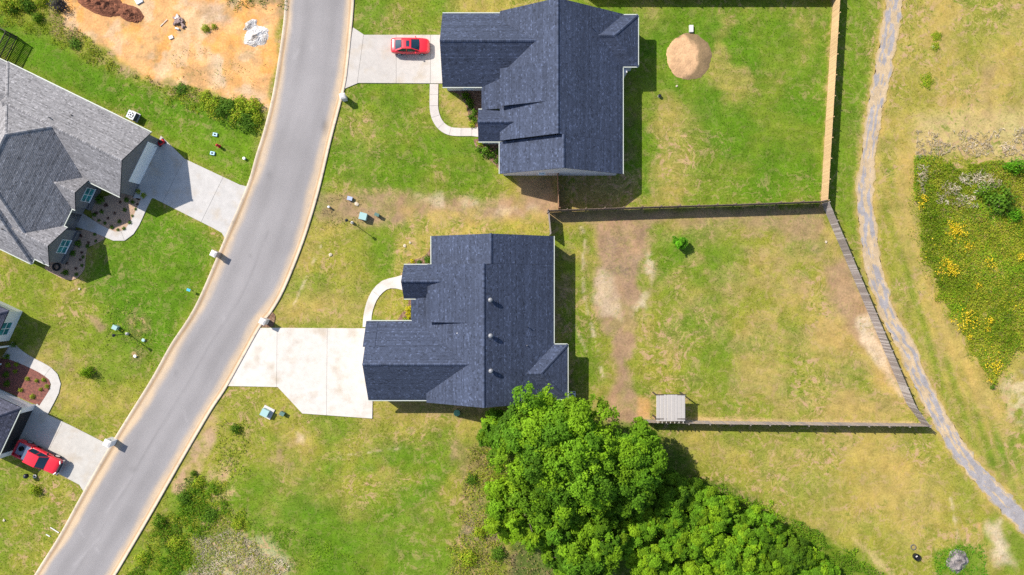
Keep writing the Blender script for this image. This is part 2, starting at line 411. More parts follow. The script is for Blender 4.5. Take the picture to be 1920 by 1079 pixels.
    mix(C_PALE, .75 * Z([(602, 462), (588, 490), (570, 530), (552, 570)], 3, .35, .8, 105, kind='line', r=2) * pat(x, y, .8, .36, .5, 105))
    mix(C_PALE, .6 * Z([(648, 500), (642, 540), (640, 570)], 3, .35, .8, 106, kind='line', r=1) * pat(x, y, .8, .42, .56, 106))
    mix(C_PALE, .7 * Z([(1088, 425), (1098, 445), (1093, 480), (1093, 540), (1105, 600), (1118, 640), (1130, 710)], 3, .3, .8, 107, kind='line', r=2.2) * pat(x, y, .7, .36, .5, 107))
    mix(C_PALE, .55 * Z([(1078, 610), (1090, 640), (1100, 660)], 2.5, .3, .8, 108, kind='line', r=1))
    mix(C_PALE, .55 * Z([(620, 860), (680, 850), (720, 845), (760, 838)], 2, .3, .8, 109, kind='line', r=1) * pat(x, y, .6, .4, .55, 109))
    mix(C_PALE, .85 * Z([(1850, 985), (1875, 980), (1890, 1030), (1905, 1060), (1870, 1060), (1860, 1020)], 9, .8, 1.6, 110))
    mix((.40, .22, .10), .7 * Z([(1820, 960), (1836, 985), (1842, 1010)], 3, .4, .8, 111, kind='line', r=2))
    mix(C_PALE, .6 * Z([(1783, 935), (1792, 980), (1797, 1010)], 2.5, .3, .8, 112, kind='line', r=1.5))
    mix(C_LUSH, .8 * Z([(1755, 1030), (1800, 1015), (1845, 1035), (1850, 1090), (1750, 1100)], 12, .8, 2, 113))
    mix((.42, .22, .09), .7 * Z([(1195, 745), (1218, 745), (1215, 785), (1198, 785)], 6, .5, 1.2, 114))
    mix(C_PALE, .6 * Z([(1880, 725), (1920, 700), (1960, 720), (1930, 800), (1895, 780)], 12, 1, 2, 115) * pat(x, y, 1.4, .4, .58, 115))
    mix(C_DIRT, .4 * Z([(1830, 130), (1870, 120), (1850, 220), (1815, 220)], 14, 1, 2, 116) * pat(x, y, 1.4, .4, .58, 116))
    # worn rim along the track, the fences and the kerbs
    mix(C_DRY * 1.05, .75 * zone(x, y, PATH_PX, 8, .35, 1.2, 117, kind='line', r=20))
    mix((.40, .27, .13), .7 * Z([(1205, 786), (1735, 794)], 3, .25, 1, 118, kind='line', r=3))
    mix(C_DRY, .7 * Z([(1566, -20), (1543, 385)], 3, .25, 1, 119, kind='line', r=4))
    # fine patchiness everywhere
    f = fbm(x, y, .9, 3, 7); g = fbm(x, y, 2.4, 3, 17)
    c *= (.72 + .56 * f)[:, None]
    c[:, 0] *= .86 + .28 * g
    c[:, 1] *= .94 + .12 * g
    return np.clip(c, .003, .7)

PATH_PX = [(1692, -80), (1678, 0), (1658, 120), (1635, 240), (1622, 360), (1628, 430), (1636, 500), (1655, 560), (1669, 600), (1704, 660),
           (1728, 720), (1770, 800), (1818, 870), (1873, 930), (1915, 975), (1990, 1050)]
ROAD_L = [(548, -160), (541, -60), (535, 0), (532, 42), (523, 108), (511, 180), (495, 245), (480, 293), (463, 350), (422, 447), (367, 573),
          (320, 647), (283, 713), (217, 819), (157, 922), (113, 1002), (65, 1079), (0, 1190), (-60, 1290)]
ROAD_R = [(672, -160), (667, -60), (664, 0), (660, 52), (653, 120), (646, 167), (622, 260), (598, 360), (570, 452), (535, 540), (510, 585), (487, 616),
          (428, 722), (393, 776), (333, 879), (280, 972), (217, 1079), (150, 1190), (90, 1290)]

# ------------------------------------------------------------------ ground sheet
def axis(lo, hi, st, far):
    a = np.arange(lo, hi + st / 2, st)
    t = np.r_[np.arange(hi + 2.5, 150, 2.5), 175, 220, 300, 420, far]
    return np.concatenate([-t[::-1], a, t])
gx = axis(-68, 68, .22, 600.0); gy = axis(-40, 40, .22, 600.0)
GX, GY = np.meshgrid(gx, gy); fx = GX.ravel(); fy = GY.ravel()
gz = -.03 + .05 * (fbm(fx, fy, 6, 3, 1) - .5) - .004
gz = np.minimum(gz, -.004)
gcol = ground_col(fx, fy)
nx, ny = len(gx), len(gy)
idx = np.arange(nx * ny).reshape(ny, nx)
gf = np.stack([idx[:-1, :-1], idx[:-1, 1:], idx[1:, 1:], idx[1:, :-1]], -1).reshape(-1, 4)
m_ground = mat('turf_and_soil', attr=True, rough=.95, spec=.1, noise=.26, nscale=4.5, bump=.3, bscale=9)
def thin_turf(m):
    """bare, pinkish soil showing through where the turf is thin (how thin: alpha of the colour layer)"""
    nt = m.node_tree; N = nt.nodes; L = nt.links; b = N['Principled BSDF']
    at = [n for n in N if n.type == 'ATTRIBUTE'][0]; geo = [n for n in N if n.type == 'NEW_GEOMETRY'][0]
    src = b.inputs['Base Color'].links[0].from_socket
    wv = N.new('ShaderNodeTexNoise'); wv.inputs['Scale'].default_value = .35; wv.inputs['Detail'].default_value = 3; L.new(geo.outputs['Position'], wv.inputs['Vector'])
    va = N.new('ShaderNodeVectorMath'); va.operation = 'MULTIPLY_ADD'; L.new(wv.outputs['Color'], va.inputs[0]); va.inputs[1].default_value = (3, 3, 0); L.new(geo.outputs['Position'], va.inputs[2])
    for sc, lo, hi, col, amt in ((1.1, .52, .60, (.34, .215, .12), .85), (2.6, .53, .60, (.36, .265, .10), .6), (1.9, .45, .36, (.075, .115, .006), .75), (.8, .44, .36, (.10, .155, .006), .55)):
        n = N.new('ShaderNodeTexNoise'); n.inputs['Scale'].default_value = sc; n.inputs['Detail'].default_value = 8; n.inputs['Roughness'].default_value = .68
        L.new(va.outputs[0], n.inputs['Vector'])
        mr = N.new('ShaderNodeMapRange'); mr.inputs[1].default_value = lo; mr.inputs[2].default_value = hi; mr.inputs[4].default_value = amt; L.new(n.outputs[0], mr.inputs[0])
        mu = N.new('ShaderNodeMath'); mu.operation = 'MULTIPLY'; L.new(mr.outputs[0], mu.inputs[0]); L.new(at.outputs['Alpha'], mu.inputs[1])
        mx = N.new('ShaderNodeMix'); mx.data_type = 'RGBA'; L.new(mu.outputs[0], mx.inputs[0]); L.new(src, mx.inputs[6]); mx.inputs[7].default_value = (*col, 1); src = mx.outputs[2]
    L.new(src, b.inputs['Base Color'])
thin_turf(m_ground)
gr_ = gcol[:, 1] / (gcol[:, 0] + 1e-3)
thin = np.where(gr_ < .75, .35, .80 - .52 * smooth(gr_, .95, 1.5)) * (.55 + .9 * smooth(fbm(fx, fy, 6, 3, 77), .35, .65))
thin = np.where(gcol[:, 0] > .42, .1, thin)
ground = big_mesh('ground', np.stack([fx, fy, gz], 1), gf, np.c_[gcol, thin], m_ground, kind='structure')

def gcol_at(x, y):
    i = np.clip(np.searchsorted(gx, x), 0, nx - 1); j = np.clip(np.searchsorted(gy, y), 0, ny - 1)
    return gcol[j * nx + i]
# ------------------------------------------------------------------ road with rolled concrete kerbs
def resample(pts, n):
    P = np.array(pts); d = np.r_[0, np.cumsum(np.hypot(*np.diff(P, axis=0).T))]
    t = np.linspace(0, d[-1], n); return np.stack([np.interp(t, d, P[:, 0]), np.interp(t, d, P[:, 1])], 1), d[-1]
def normals(P):
    T = np.gradient(P, axis=0); T /= np.linalg.norm(T, axis=1)[:, None]; return np.stack([-T[:, 1], T[:, 0]], 1)
NR = 420
RL, lenL = resample(spline(px_poly(ROAD_L)), NR); RR, lenR = resample(spline(px_poly(ROAD_R)), NR)
nL = normals(RL); nR = normals(RR)
nL *= np.sign(((RR - RL) * nL).sum(1))[:, None]; nR *= np.sign(((RL - RR) * nR).sum(1))[:, None]
KW = .62
aL = RL + nL * KW; aR = RR + nR * KW
nc = 34
t = np.linspace(0, 1, nc)
RV = aL[:, None] * (1 - t)[None, :, None] + aR[:, None] * t[None, :, None]
wid = np.linalg.norm(aR - aL, axis=1).mean()
rx, ry = RV[..., 0].ravel(), RV[..., 1].ravel()
T = np.tile(t, NR); sal = np.repeat(np.linspace(0, lenL, NR), nc)
edge = np.minimum(T, 1 - T) * wid
crown = .02 + .05 * (1 - (2 * T - 1) ** 2)
asph = np.repeat(np.array([[.232, .216, .214]]), len(rx), 0)
asph *= (.86 + .28 * fbm(rx, ry, 5, 4, 2))[:, None]
trk = np.exp(-((T - .27) / .1) ** 2) + np.exp(-((T - .73) / .1) ** 2)
asph *= (1 - .10 * trk)[:, None]
asph *= (.93 + .14 * fbm(sal * .12, T * 5, .6, 3, 13))[:, None]
seam = np.exp(-(((T - .5) * wid + .25 * (fbm(sal, 0 * sal, 6, 3, 5) - .5)) / .12) ** 2) * smooth(fbm(sal, 0 * sal + 3, 5, 2, 8), .4, .55)
asph *= (1 - .2 * seam)[:, None]
sand = np.clip(smooth(1.15 * (.35 + 1.1 * fbm(sal * .35, T * 3 + 5, 3.0, 4, 3)) - edge, 0, 1.0) * (.45 + .6 * fbm(rx, ry, .8, 3, 6)), 0, 1)
# heavier wash of sand at the lower left and near the clay plot
sand = np.clip(sand * (1 + .6 * smooth(-ry, 5, 20) * (T < .5)), 0, .95)
asph = asph * (1 - sand[:, None]) + np.array([.46, .34, .22])[None] * sand[:, None]
for (qx, qy, ra, rb, k_) in ((609, 237, .45, .9, .35), (505, 330, .3, .5, .15), (330, 700, .25, .4, .15), (470, 480, .2, .3, .18), (585, 90, .25, .4, -.12), (250, 880, .5, .3, .12), (420, 600, .3, .6, -.1)):
    w_ = W(qx, qy); e_ = np.exp(-(((rx - w_.x) / ra) ** 2 + ((ry - w_.y) / rb) ** 2)); asph *= (1 - k_ * e_)[:, None]
for (a_, b_) in (((258, 95), (262, 110)), ((540, 25), (548, 60)), ((152, 998), (158, 1006)), ((180, 1028), (186, 1036)), ((140, 1060), (185, 1010)), ((200, 960), (250, 890)), ((345, 770), (350, 790)), ((560, 95), (552, 110))):
    d_ = sdf_line(rx, ry, px_poly([a_, b_])); asph *= (1 + .14 * np.exp(-(d_ / .16) ** 2))[:, None]
idx = np.arange(NR * nc).reshape(NR, nc)
rf = np.stack([idx[:-1, :-1], idx[:-1, 1:], idx[1:, 1:], idx[1:, :-1]], -1).reshape(-1, 4)
m_asph = mat('asphalt', attr=True, rough=.92, spec=.15, noise=.13, nscale=14, bump=.3, bscale=60)
big_mesh('road', np.stack([rx, ry, crown], 1), rf, asph, m_asph, kind='structure')
m_kerb = mat('kerb_concrete', attr=True, rough=.9, spec=.2, noise=.12, nscale=6, bump=.15, bscale=50)
def kerb(P, n, name):
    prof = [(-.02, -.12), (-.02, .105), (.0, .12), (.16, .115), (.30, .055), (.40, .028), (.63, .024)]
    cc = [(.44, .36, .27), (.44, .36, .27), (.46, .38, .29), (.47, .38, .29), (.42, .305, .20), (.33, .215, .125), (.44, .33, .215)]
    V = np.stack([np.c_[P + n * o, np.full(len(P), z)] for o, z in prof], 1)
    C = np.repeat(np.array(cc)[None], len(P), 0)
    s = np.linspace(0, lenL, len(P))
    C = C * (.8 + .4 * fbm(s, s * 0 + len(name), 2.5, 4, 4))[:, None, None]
    joint = (np.abs((s % 3.05) - 1.5) < .12)
    C[joint, :4] *= .82
    k = len(prof); idx = np.arange(len(P) * k).reshape(len(P), k)
    f = np.stack([idx[:-1, :-1], idx[:-1, 1:], idx[1:, 1:], idx[1:, :-1]], -1).reshape(-1, 4)
    return big_mesh(name, V.reshape(-1, 3), f, C.reshape(-1, 3), m_kerb, kind='structure')
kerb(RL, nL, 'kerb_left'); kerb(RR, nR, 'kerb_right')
ROAD_POLY = [tuple(p) for p in RL[::6]] + [tuple(p) for p in RR[::-6]]

# ------------------------------------------------------------------ worn track on the right
PC, plen = resample(spline(px_poly(PATH_PX)), 640)
pn = normals(PC); nc = 22
o = np.linspace(-1, 1, nc)
s = np.linspace(0, plen, 640)
hw = 1.05 + .3 * (fbm(s, s * 0, 5, 3, 1) - .5)
jit = .8 * (fbm(np.repeat(s, nc), np.tile(o, 640) * 3, .8, 3, 9).reshape(640, nc) - .5)
off = o[None] * hw[:, None] + jit * np.abs(o)[None] ** 3
PV = PC[:, None] + pn[:, None] * off[..., None]
pxx, pyy = PV[..., 0].ravel(), PV[..., 1].ravel(); OO = np.tile(o, 640); SS = np.repeat(s, nc)
tan = np.array([.37, .275, .17]); grey = np.array([.235, .222, .232])
n1 = fbm(SS * .42, OO * 2.4 + 10, .55, 4, 3)
rut = np.exp(-((np.abs(OO) - .42) / .26) ** 2)
low = smooth(-pyy, 14, 26)                       # the lower stretch is mostly bare grey chippings
g = smooth(n1 + .12 * rut - .05 + .2 * low - .22 * np.abs(OO) ** 4, .47, .55)
pc = tan * (1 - g[:, None] * .9) + grey * g[:, None] * .9
pc = pc * (.75 + .5 * fbm(pxx, pyy, .5, 3, 5))[:, None]
e = smooth(np.abs(OO), .78, 1.0)[:, None]
pc = pc * (1 - e * .6) + gcol_at(pxx, pyy) * e * .6
idx = np.arange(640 * nc).reshape(640, nc)
pf = np.stack([idx[:-1, :-1], idx[1:, :-1], idx[1:, 1:], idx[:-1, 1:]], -1).reshape(-1, 4)
big_mesh('track', np.stack([pxx, pyy, .012 + 0 * pxx], 1), pf, pc, mat('track_chippings', attr=True, rough=.95, spec=.1, noise=.2, nscale=7, bump=.5, bscale=25), kind='structure')
PATH_POLY = [tuple(p) for p in (PC + pn * 1.1)[::10]] + [tuple(p) for p in (PC - pn * 1.1)[::-10]]

# ------------------------------------------------------------------ concrete drives and walks, slab by slab
m_conc = mat('concrete', attr=True, rough=.88, spec=.2, noise=.1, nscale=1.1, col2=(.35, .285, .21), c2scale=.5, c2lo=.52, c2hi=.82)
SLABS = []
def slabs(name, poly, cuts, z=.055, tone=(.47, .445, .41)):
    """cut the polygon along lines (point, direction) into slabs with open joints"""
    cx = sum(p[0] for p in poly) / len(poly); cy = sum(p[1] for p in poly) / len(poly)
    root = empty(name, (cx, cy, 0), kind='structure')
    pieces = [poly]
    for (qx, qy), (dx, dy) in cuts:
        l = math.hypot(dx, dy); n_x, n_y = -dy / l, dx / l; c = n_x * qx + n_y * qy; out = []
        for p in pieces:
            a = clip_half(p, n_x, n_y, c - .014); b = clip_half(p, -n_x, -n_y, -c - .014)
            out += [q for q in (a, b) if len(q) > 2]
        pieces = out
    for p in pieces:
        k = random.uniform(.95, 1.05)
        MB().prism(p, -.1, z + random.uniform(-.003, .003), tuple(t * k for t in tone)).build('slab', m_conc, root)
    SLABS.append(poly)
    return root
def walk(name, centre, widths, seg, z=.05, tone=(.44, .395, .36)):
    P = spline(px_poly(centre), 10); n = max(2, int(sum(math.dist(a, b) for a, b in zip(P[:-1], P[1:])) / seg))
    Q, L = resample(P, n * 6 + 1); nn = normals(Q)
    w = np.interp(np.linspace(0, 1, len(Q)), np.linspace(0, 1, len(widths)), widths) / 2 / S
    root = empty(name, (*Q[0], 0), kind='structure')
    for k in range(n):
        i = np.arange(k * 6, k * 6 + 7); T_ = np.gradient(Q, axis=0); T_ /= np.linalg.norm(T_, axis=1)[:, None]
        q = Q[i].copy(); q[0] += T_[i[0]] * .012; q[-1] -= T_[i[-1]] * .012
        poly = [tuple(a) for a in q + nn[i] * w[i][:, None]] + [tuple(a) for a in (q - nn[i] * w[i][:, None])[::-1]]
        kk = random.uniform(.95, 1.05)
        MB().prism(poly, -.1, z, tuple(t * kk for t in tone)).build('slab', m_conc, root)
    full = [tuple(a) for a in Q + nn * w[:, None]] + [tuple(a) for a in (Q - nn * w[:, None])[::-1]]
    SLABS.append(full); return root
U = (1, 0); V_ = (0, 1)
slabs('driveway_top', px_poly([(662, 52), (683, 66), (835, 66), (835, 157), (672, 156), (646, 167), (653, 110)]),
      [(W2(682, 66), (W2(670, 156)[0] - W2(682, 66)[0], W2(670, 156)[1] - W2(682, 66)[1])), (W2(743, 100), V_), (W2(807, 100), V_)], tone=(.40, .365, .33))
walk('front_walk_top', [(814, 158), (813.5, 185), (814, 206), (819, 224), (829, 238), (843, 246), (860, 248), (880, 248), (905, 248)], [16, 16, 16, 16.5, 16, 15.5, 15, 15, 20], 1.25)
slabs('driveway_middle', px_poly([(487, 615), (690, 616), (700, 700), (698, 785), (567, 775.5), (521, 726), (428, 724)]),
      [(W2(519, 700), (.01, 1)), (W2(613, 700), (.01, 1))], tone=(.47, .43, .385))
walk('front_walk_middle', [(688, 614), (690, 588), (698, 562), (711, 543), (729, 532), (764, 530)], [16, 15, 16, 18, 19, 33], 30, tone=(.48, .44, .40))
slabs('driveway_upper_left', px_poly([(302, 255), (346, 298), (450, 347), (463, 350), (440, 405), (422.5, 448), (416, 437), (400, 428), (288, 372), (250, 372)]),
      [(W2(330, 330), (-.44, -.9)), (W2(398, 375), (-.44, -.9))], tone=(.41, .385, .36))
walk('front_walk_upper_left', [(282, 358), (270, 382), (260, 405), (251, 423), (240, 437), (226, 444), (210, 442), (194, 434), (176, 426), (160, 418), (138, 408)],
     [19, 17, 17, 17, 18, 19, 17, 17, 20, 26, 34], 40, tone=(.42, .39, .365))
slabs('driveway_lower_left', px_poly([(70, 757), (90, 778), (137, 800), (208, 836), (157.5, 922), (149, 909), (119, 893), (10, 846), (20, 800)]),
      [(W2(104, 820), (-.44, -.9))], tone=(.41, .38, .34))
walk('front_walk_lower_left', [(14, 655), (28, 664), (50, 676), (78, 690), (97, 703), (105, 718), (102, 734), (92, 752), (80, 772)], [34, 24, 20, 19, 20, 18, 18, 20, 22], 40, tone=(.43, .40, .365))

# ------------------------------------------------------------------ planting beds
BEDS = []
def bed(name, pts, m, z=.03):
    P = spline(px_poly(pts + pts[:1]), 5)[:-1]
    MB().prism(P, -.1, z).build(name, m).__setitem__('kind', 'structure')
    BEDS.append(P)
m_pebble = mat('pebble_mulch', (.40, .26, .17), rough=.9, noise=.35, nscale=9, bump=.8, bscale=14, col2=(.27, .19, .14), c2scale=6)
m_redmulch = mat('red_mulch', (.20, .075, .055), rough=.95, noise=.4, nscale=8, bump=.9, bscale=14, col2=(.12, .05, .04), c2scale=4)
m_bark = mat('bark_mulch', (.14, .075, .045), rough=.95, noise=.4, nscale=8, bump=.9, bscale=14, col2=(.22, .14, .09), c2scale=4)
bed('pebble_bed_upper', [(171, 381), (186, 372), (210, 366), (232, 364), (262, 374), (264, 384), (258, 392), (248, 410), (240, 426), (232, 433), (222, 437), (208, 432), (190, 424), (174, 410)], m_pebble)
bed('pebble_bed_lower', [(144, 432), (170, 432), (196, 446), (178, 458), (164, 466), (160, 488), (158, 505), (144, 522), (126, 525), (104, 516), (84, 501), (112, 480), (126, 462)], m_pebble)
bed('pebble_bed_corner', [(250, 356), (262, 352), (273, 362), (268, 376), (254, 372)], m_pebble)
bed('red_mulch_bed', [(-30, 672), (18, 674), (36, 678), (62, 690), (84, 704), (93, 716), (92, 732), (80, 756), (66, 758), (30, 742), (-30, 712)], m_redmulch)
bed('bark_bed_top', [(842, 172), (858, 176), (868, 188), (876, 206), (880, 226), (884, 240), (900, 240), (906, 190), (906, 166)], m_bark)
bed('bark_bed_top_right', [(888, 262), (892, 276), (905, 290), (920, 302), (934, 316), (940, 326), (950, 320), (945, 266), (910, 260)], m_bark)
bed('bark_bed_middle', [(807, 462), (802, 474), (790, 484), (774, 488), (764, 498), (790, 506), (818, 500), (818, 466)], m_bark)
bed('bark_bed_middle_small', [(766, 562), (764, 576), (752, 590), (746, 606), (784, 608), (784, 560)], m_bark)
bed('mailbox_bed', [(503, 588), (511, 586), (516, 594), (514, 606), (510, 613), (490, 613), (489, 606)], m_bark, z=.05)
# ------------------------------------------------------------------ houses
m_deck = mat('roof_edge_dark', (.03, .033, .045), rough=.8)
m_sh = mat('asphalt_shingle', attr=True, rough=.85, spec=.25, noise=.16, nscale=22, bump=.35, bscale=45)
m_gut = mat('gutter_white', (.40, .42, .37), rough=.5)
m_glass = mat('window_glass', (.02, .13, .15), rough=.06, spec=.9, col2=(.05, .26, .28), c2scale=1.2)
m_white = mat('white_trim', (.72, .72, .72), rough=.55)
m_dkdoor = mat('dark_door', (.02, .02, .022), rough=.5)
m_vent = mat('vent_metal', (.20, .20, .21), rough=.55, metal=.3)
m_blk = mat('black_plastic', (.012, .012, .014), rough=.45)

def brick_mat(name, c1, c2, mortar, sc=1.0):
    if name in MATS: return MATS[name]
    m = bpy.data.materials.new(name); m.use_nodes = True; N = m.node_tree.nodes; L = m.node_tree.links
    geo = N.new('ShaderNodeNewGeometry'); sp = N.new('ShaderNodeSeparateXYZ'); L.new(geo.outputs['Position'], sp.inputs[0])
    ad = N.new('ShaderNodeMath'); ad.operation = 'ADD'; L.new(sp.outputs[0], ad.inputs[0]); L.new(sp.outputs[1], ad.inputs[1])
    cb = N.new('ShaderNodeCombineXYZ'); L.new(ad.outputs[0], cb.inputs[0]); L.new(sp.outputs[2], cb.inputs[1])
    b = N.new('ShaderNodeTexBrick'); L.new(cb.outputs[0], b.inputs['Vector'])
    b.inputs['Scale'].default_value = 1; b.inputs['Brick Width'].default_value = .22; b.inputs['Row Height'].default_value = .075
    b.inputs['Mortar Size'].default_value = .008
    b.inputs['Color1'].default_value = (*c1, 1); b.inputs['Color2'].default_value = (*c2, 1); b.inputs['Mortar'].default_value = (*mortar, 1)
    P = N['Principled BSDF']; P.inputs['Roughness'].default_value = .9
    L.new(b.outputs[0], P.inputs['Base Color'])
    bp = N.new('ShaderNodeBump'); bp.inputs['Distance'].default_value = .01; bp.inputs['Strength'].default_value = .6; bp.invert = True
    L.new(b.outputs[1], bp.inputs['Height']); L.new(bp.outputs[0], P.inputs['Normal'])
    MATS[name] = m; return m
def siding_mat(name, c):
    if name in MATS: return MATS[name]
    m = bpy.data.materials.new(name); m.use_nodes = True; N = m.node_tree.nodes; L = m.node_tree.links
    geo = N.new('ShaderNodeNewGeometry'); w = N.new('ShaderNodeTexWave'); w.bands_direction = 'Z'; w.wave_profile = 'SAW'
    w.inputs['Scale'].default_value = 1.6; L.new(geo.outputs['Position'], w.inputs['Vector'])
    P = N['Principled BSDF']; P.inputs['Base Color'].default_value = (*c, 1); P.inputs['Roughness'].default_value = .6
    bp = N.new('ShaderNodeBump'); bp.inputs['Distance'].default_value = .02; L.new(w.outputs[1], bp.inputs['Height']); L.new(bp.outputs[0], P.inputs['Normal'])
    MATS[name] = m; return m

class House:
    def __init__(s, loc, label, fr, tone, wallm, cat='house', group=None):
        s.e = empty('house', loc, label, cat, group); s.fr = fr; s.tone = np.array(tone); s.planes = []; s.ridges = []; s.wall = MB(); s.wm = wallm; s.fl = .55 if tone[0] < .1 else .22; s.gut = []; s.foot = []
    def P(s, u, v, z): x, y = s.fr(u, v); return Vector((x, y, z))
    def plane(s, pts, swap=False):
        p = [s.Q(*a, swap=swap) for a in pts]
        n = (p[1] - p[0]).cross(p[2] - p[0])
        if n.z < 0: p = p[::-1]; n = -n
        a, b = -n.x / n.z, -n.y / n.z; c = p[0].z - a * p[0].x - b * p[0].y
        s.planes.append((p, a, b, c))
    def Q(s, u, v, z, swap=False): return s.P(v, u, z) if swap else s.P(u, v, z)
    def gable(s, u0, u1, vr, zr, va, za, vb, zb, swap=False, ov=.4, g=(1, 1), wall=True, ends=(1, 1)):
        """ridge along u (along v when swap); eaves at va, vb"""
        s.plane([(u0, va, za), (u1, va, za), (u1, vr, zr), (u0, vr, zr)], swap)
        s.plane([(u0, vb, zb), (u1, vb, zb), (u1, vr, zr), (u0, vr, zr)], swap)
        s.ridges.append((s.Q(u0, vr, zr, swap), s.Q(u1, vr, zr, swap), (zr - za) / abs(vr - va)))
        for k, (v, z) in enumerate(((va, za), (vb, zb))):
            if g[k]: s.gut.append((s.Q(u0, v, z, swap), s.Q(u1, v, z, swap), s.Q((u0 + u1) / 2, vr, 0, swap)))
        if wall:
            sa = math.copysign(ov, vr - va); sb = math.copysign(ov, vr - vb); du = math.copysign(1, u1 - u0)
            ma = (zr - za) / abs(vr - va); mb = (zr - zb) / abs(vr - vb)
            prof = [(va + sa, -.1), (va + sa, za + ov * ma - .2), (vr, zr - .22), (vb + sb, zb + ov * mb - .2), (vb + sb, -.1)]
            r0 = [s.Q(u0 + du * (.3 if ends[0] else 0), v, z, swap) for v, z in prof]; r1 = [s.Q(u1 - du * (.3 if ends[1] else 0), v, z, swap) for v, z in prof]
            s.wall.loft([r0, r1])
        s.foot.append([tuple(s.Q(a, b, 0, swap).xy) for a, b in ((u0, va), (u1, va), (u1, vb), (u0, vb))])
    def hip(s, u0, u1, v0, v1, ze, m, h0=True, h1=True, gut=(1, 1, 1, 1), ov=.4, wall=True):
        """rectangle; ridge along the longer side; hipped ends h0, h1"""
        if (u1 - u0) >= (v1 - v0) or not (h0 and h1):
            hv = (v1 - v0) / 2; vm = (v0 + v1) / 2; zr = ze + m * hv
            a = u0 + (hv if h0 else 0); b = u1 - (hv if h1 else 0)
            s.plane([(u0, v0, ze), (u1, v0, ze), (b, vm, zr), (a, vm, zr)]); s.plane([(u0, v1, ze), (u1, v1, ze), (b, vm, zr), (a, vm, zr)])
            if h0: s.plane([(u0, v0, ze), (a, vm, zr), (u0, v1, ze)])
            if h1: s.plane([(u1, v0, ze), (b, vm, zr), (u1, v1, ze)])
            A, B = (a, vm, zr), (b, vm, zr)
            hips = [((u0, v0, ze), A)] * h0 + [((u0, v1, ze), A)] * h0 + [((u1, v0, ze), B)] * h1 + [((u1, v1, ze), B)] * h1
        else:
            hu = (u1 - u0) / 2; um = (u0 + u1) / 2; zr = ze + m * hu
            a = v0 + hu; b = v1 - hu
            s.plane([(u0, v0, ze), (u0, v1, ze), (um, b, zr), (um, a, zr)]); s.plane([(u1, v0, ze), (u1, v1, ze), (um, b, zr), (um, a, zr)])
            s.plane([(u0, v0, ze), (um, a, zr), (u1, v0, ze)]); s.plane([(u0, v1, ze), (um, b, zr), (u1, v1, ze)])
            A, B = (um, a, zr), (um, b, zr)
            hips = [((u0, v0, ze), A), ((u1, v0, ze), A), ((u0, v1, ze), B), ((u1, v1, ze), B)]
        s.ridges.append((s.P(*A), s.P(*B), m))
        for p, q in hips: s.ridges.append((s.P(*p), s.P(*q), m * .7))
        C = s.P((u0 + u1) / 2, (v0 + v1) / 2, 0)
        for k, (p, q) in enumerate((((u0, v0), (u1, v0)), ((u1, v0), (u1, v1)), ((u1, v1), (u0, v1)), ((u0, v1), (u0, v0)))):
            if gut[k]: s.gut.append((s.P(*p, ze), s.P(*q, ze), C))
        if wall: s.wall.prism([tuple(s.P(a, b, 0).xy) for a, b in ((u0 + ov, v0 + ov), (u1 - ov, v0 + ov), (u1 - ov, v1 - ov), (u0 + ov, v1 - ov))], -.1, ze - .02)
        s.foot.append([tuple(s.P(a, b, 0).xy) for a, b in ((u0, v0), (u1, v0), (u1, v1), (u0, v1))])
    def top(s, x, y, skip=None):
        z = -1e9
        for k, (p, a, b, c) in enumerate(s.planes):
            if k == skip: continue
            if inside(np.array([x]), np.array([y]), [(q.x, q.y) for q in p])[0]: z = max(z, a * x + b * y + c)
        return z
    def finish(s):
        e = s.e
        s.wall.build('wall', s.wm, e)
        dk = MB()
        for p, a, b, c in s.planes:
            n = len(p); lo = [q - Vector((0, 0, .16)) for q in p]
            dk.face(p); dk.face(lo[::-1])
            for i in range(n): dk.face([p[i], lo[i], lo[(i + 1) % n], p[(i + 1) % n]])
        roof = dk.build('roof', m_deck, e)
        polys2 = [[(q.x, q.y) for q in p] for p, *_ in s.planes]
        for k, (p, a, b, c) in enumerate(s.planes):
            m = math.hypot(a, b); g = (a / m, b / m); h = (-g[1], g[0])
            loc = [(q.x * h[0] + q.y * h[1], q.x * g[0] + q.y * g[1]) for q in p]
            vmin = min(q[1] for q in loc); vmax = max(q[1] for q in loc); umin = min(q[0] for q in loc); umax = max(q[0] for q in loc)
            ex = .15 / math.sqrt(1 + m * m)
            V = []; F = []; C = []; cen = []
            row = 0; v = vmin - .02
            while v < vmax:
                rowk = random.choice((.86, .95, 1.0, 1.05, 1.14))
                strip = clip_half(clip_half(loc, 0, 1, v + ex), 0, -1, -v)
                if len(strip) > 2:
                    u = umin - random.random() * .3
                    hi_u = max(q[0] for q in strip); lo_u = min(q[0] for q in strip)
                    while u < hi_u:
                        w = random.choice((.13, .17, .2, .24, .3))
                        if u + w > lo_u:
                            t = clip_half(clip_half(strip, 1, 0, u + w - .006), -1, 0, -u)
                            if len(t) > 2:
                                lift = random.choice((.006, .006, .009, .013))
                                i0 = len(V); uc = sum(q[0] for q in t) / len(t); vc = sum(q[1] for q in t) / len(t)
                                cen.append((uc * h[0] + vc * g[0], uc * h[1] + vc * g[1]))
                                r = random.random()
                                k_ = random.uniform(.80, 1.12) if r < .84 else (random.uniform(1.2, 1.2 + s.fl) if r < .93 else random.uniform(.5, .75))
                                cc = s.tone * k_ * rowk
                                for q in t:
                                    x = q[0] * h[0] + q[1] * g[0]; y = q[0] * h[1] + q[1] * g[1]
                                    V.append((x, y, a * x + b * y + c + .012 + lift * (1 - (q[1] - v) / ex))); 
                                F.append(tuple(range(i0, i0 + len(t)))); C.append(cc)
                        u += w
                v += ex; row += 1
            if not F: continue
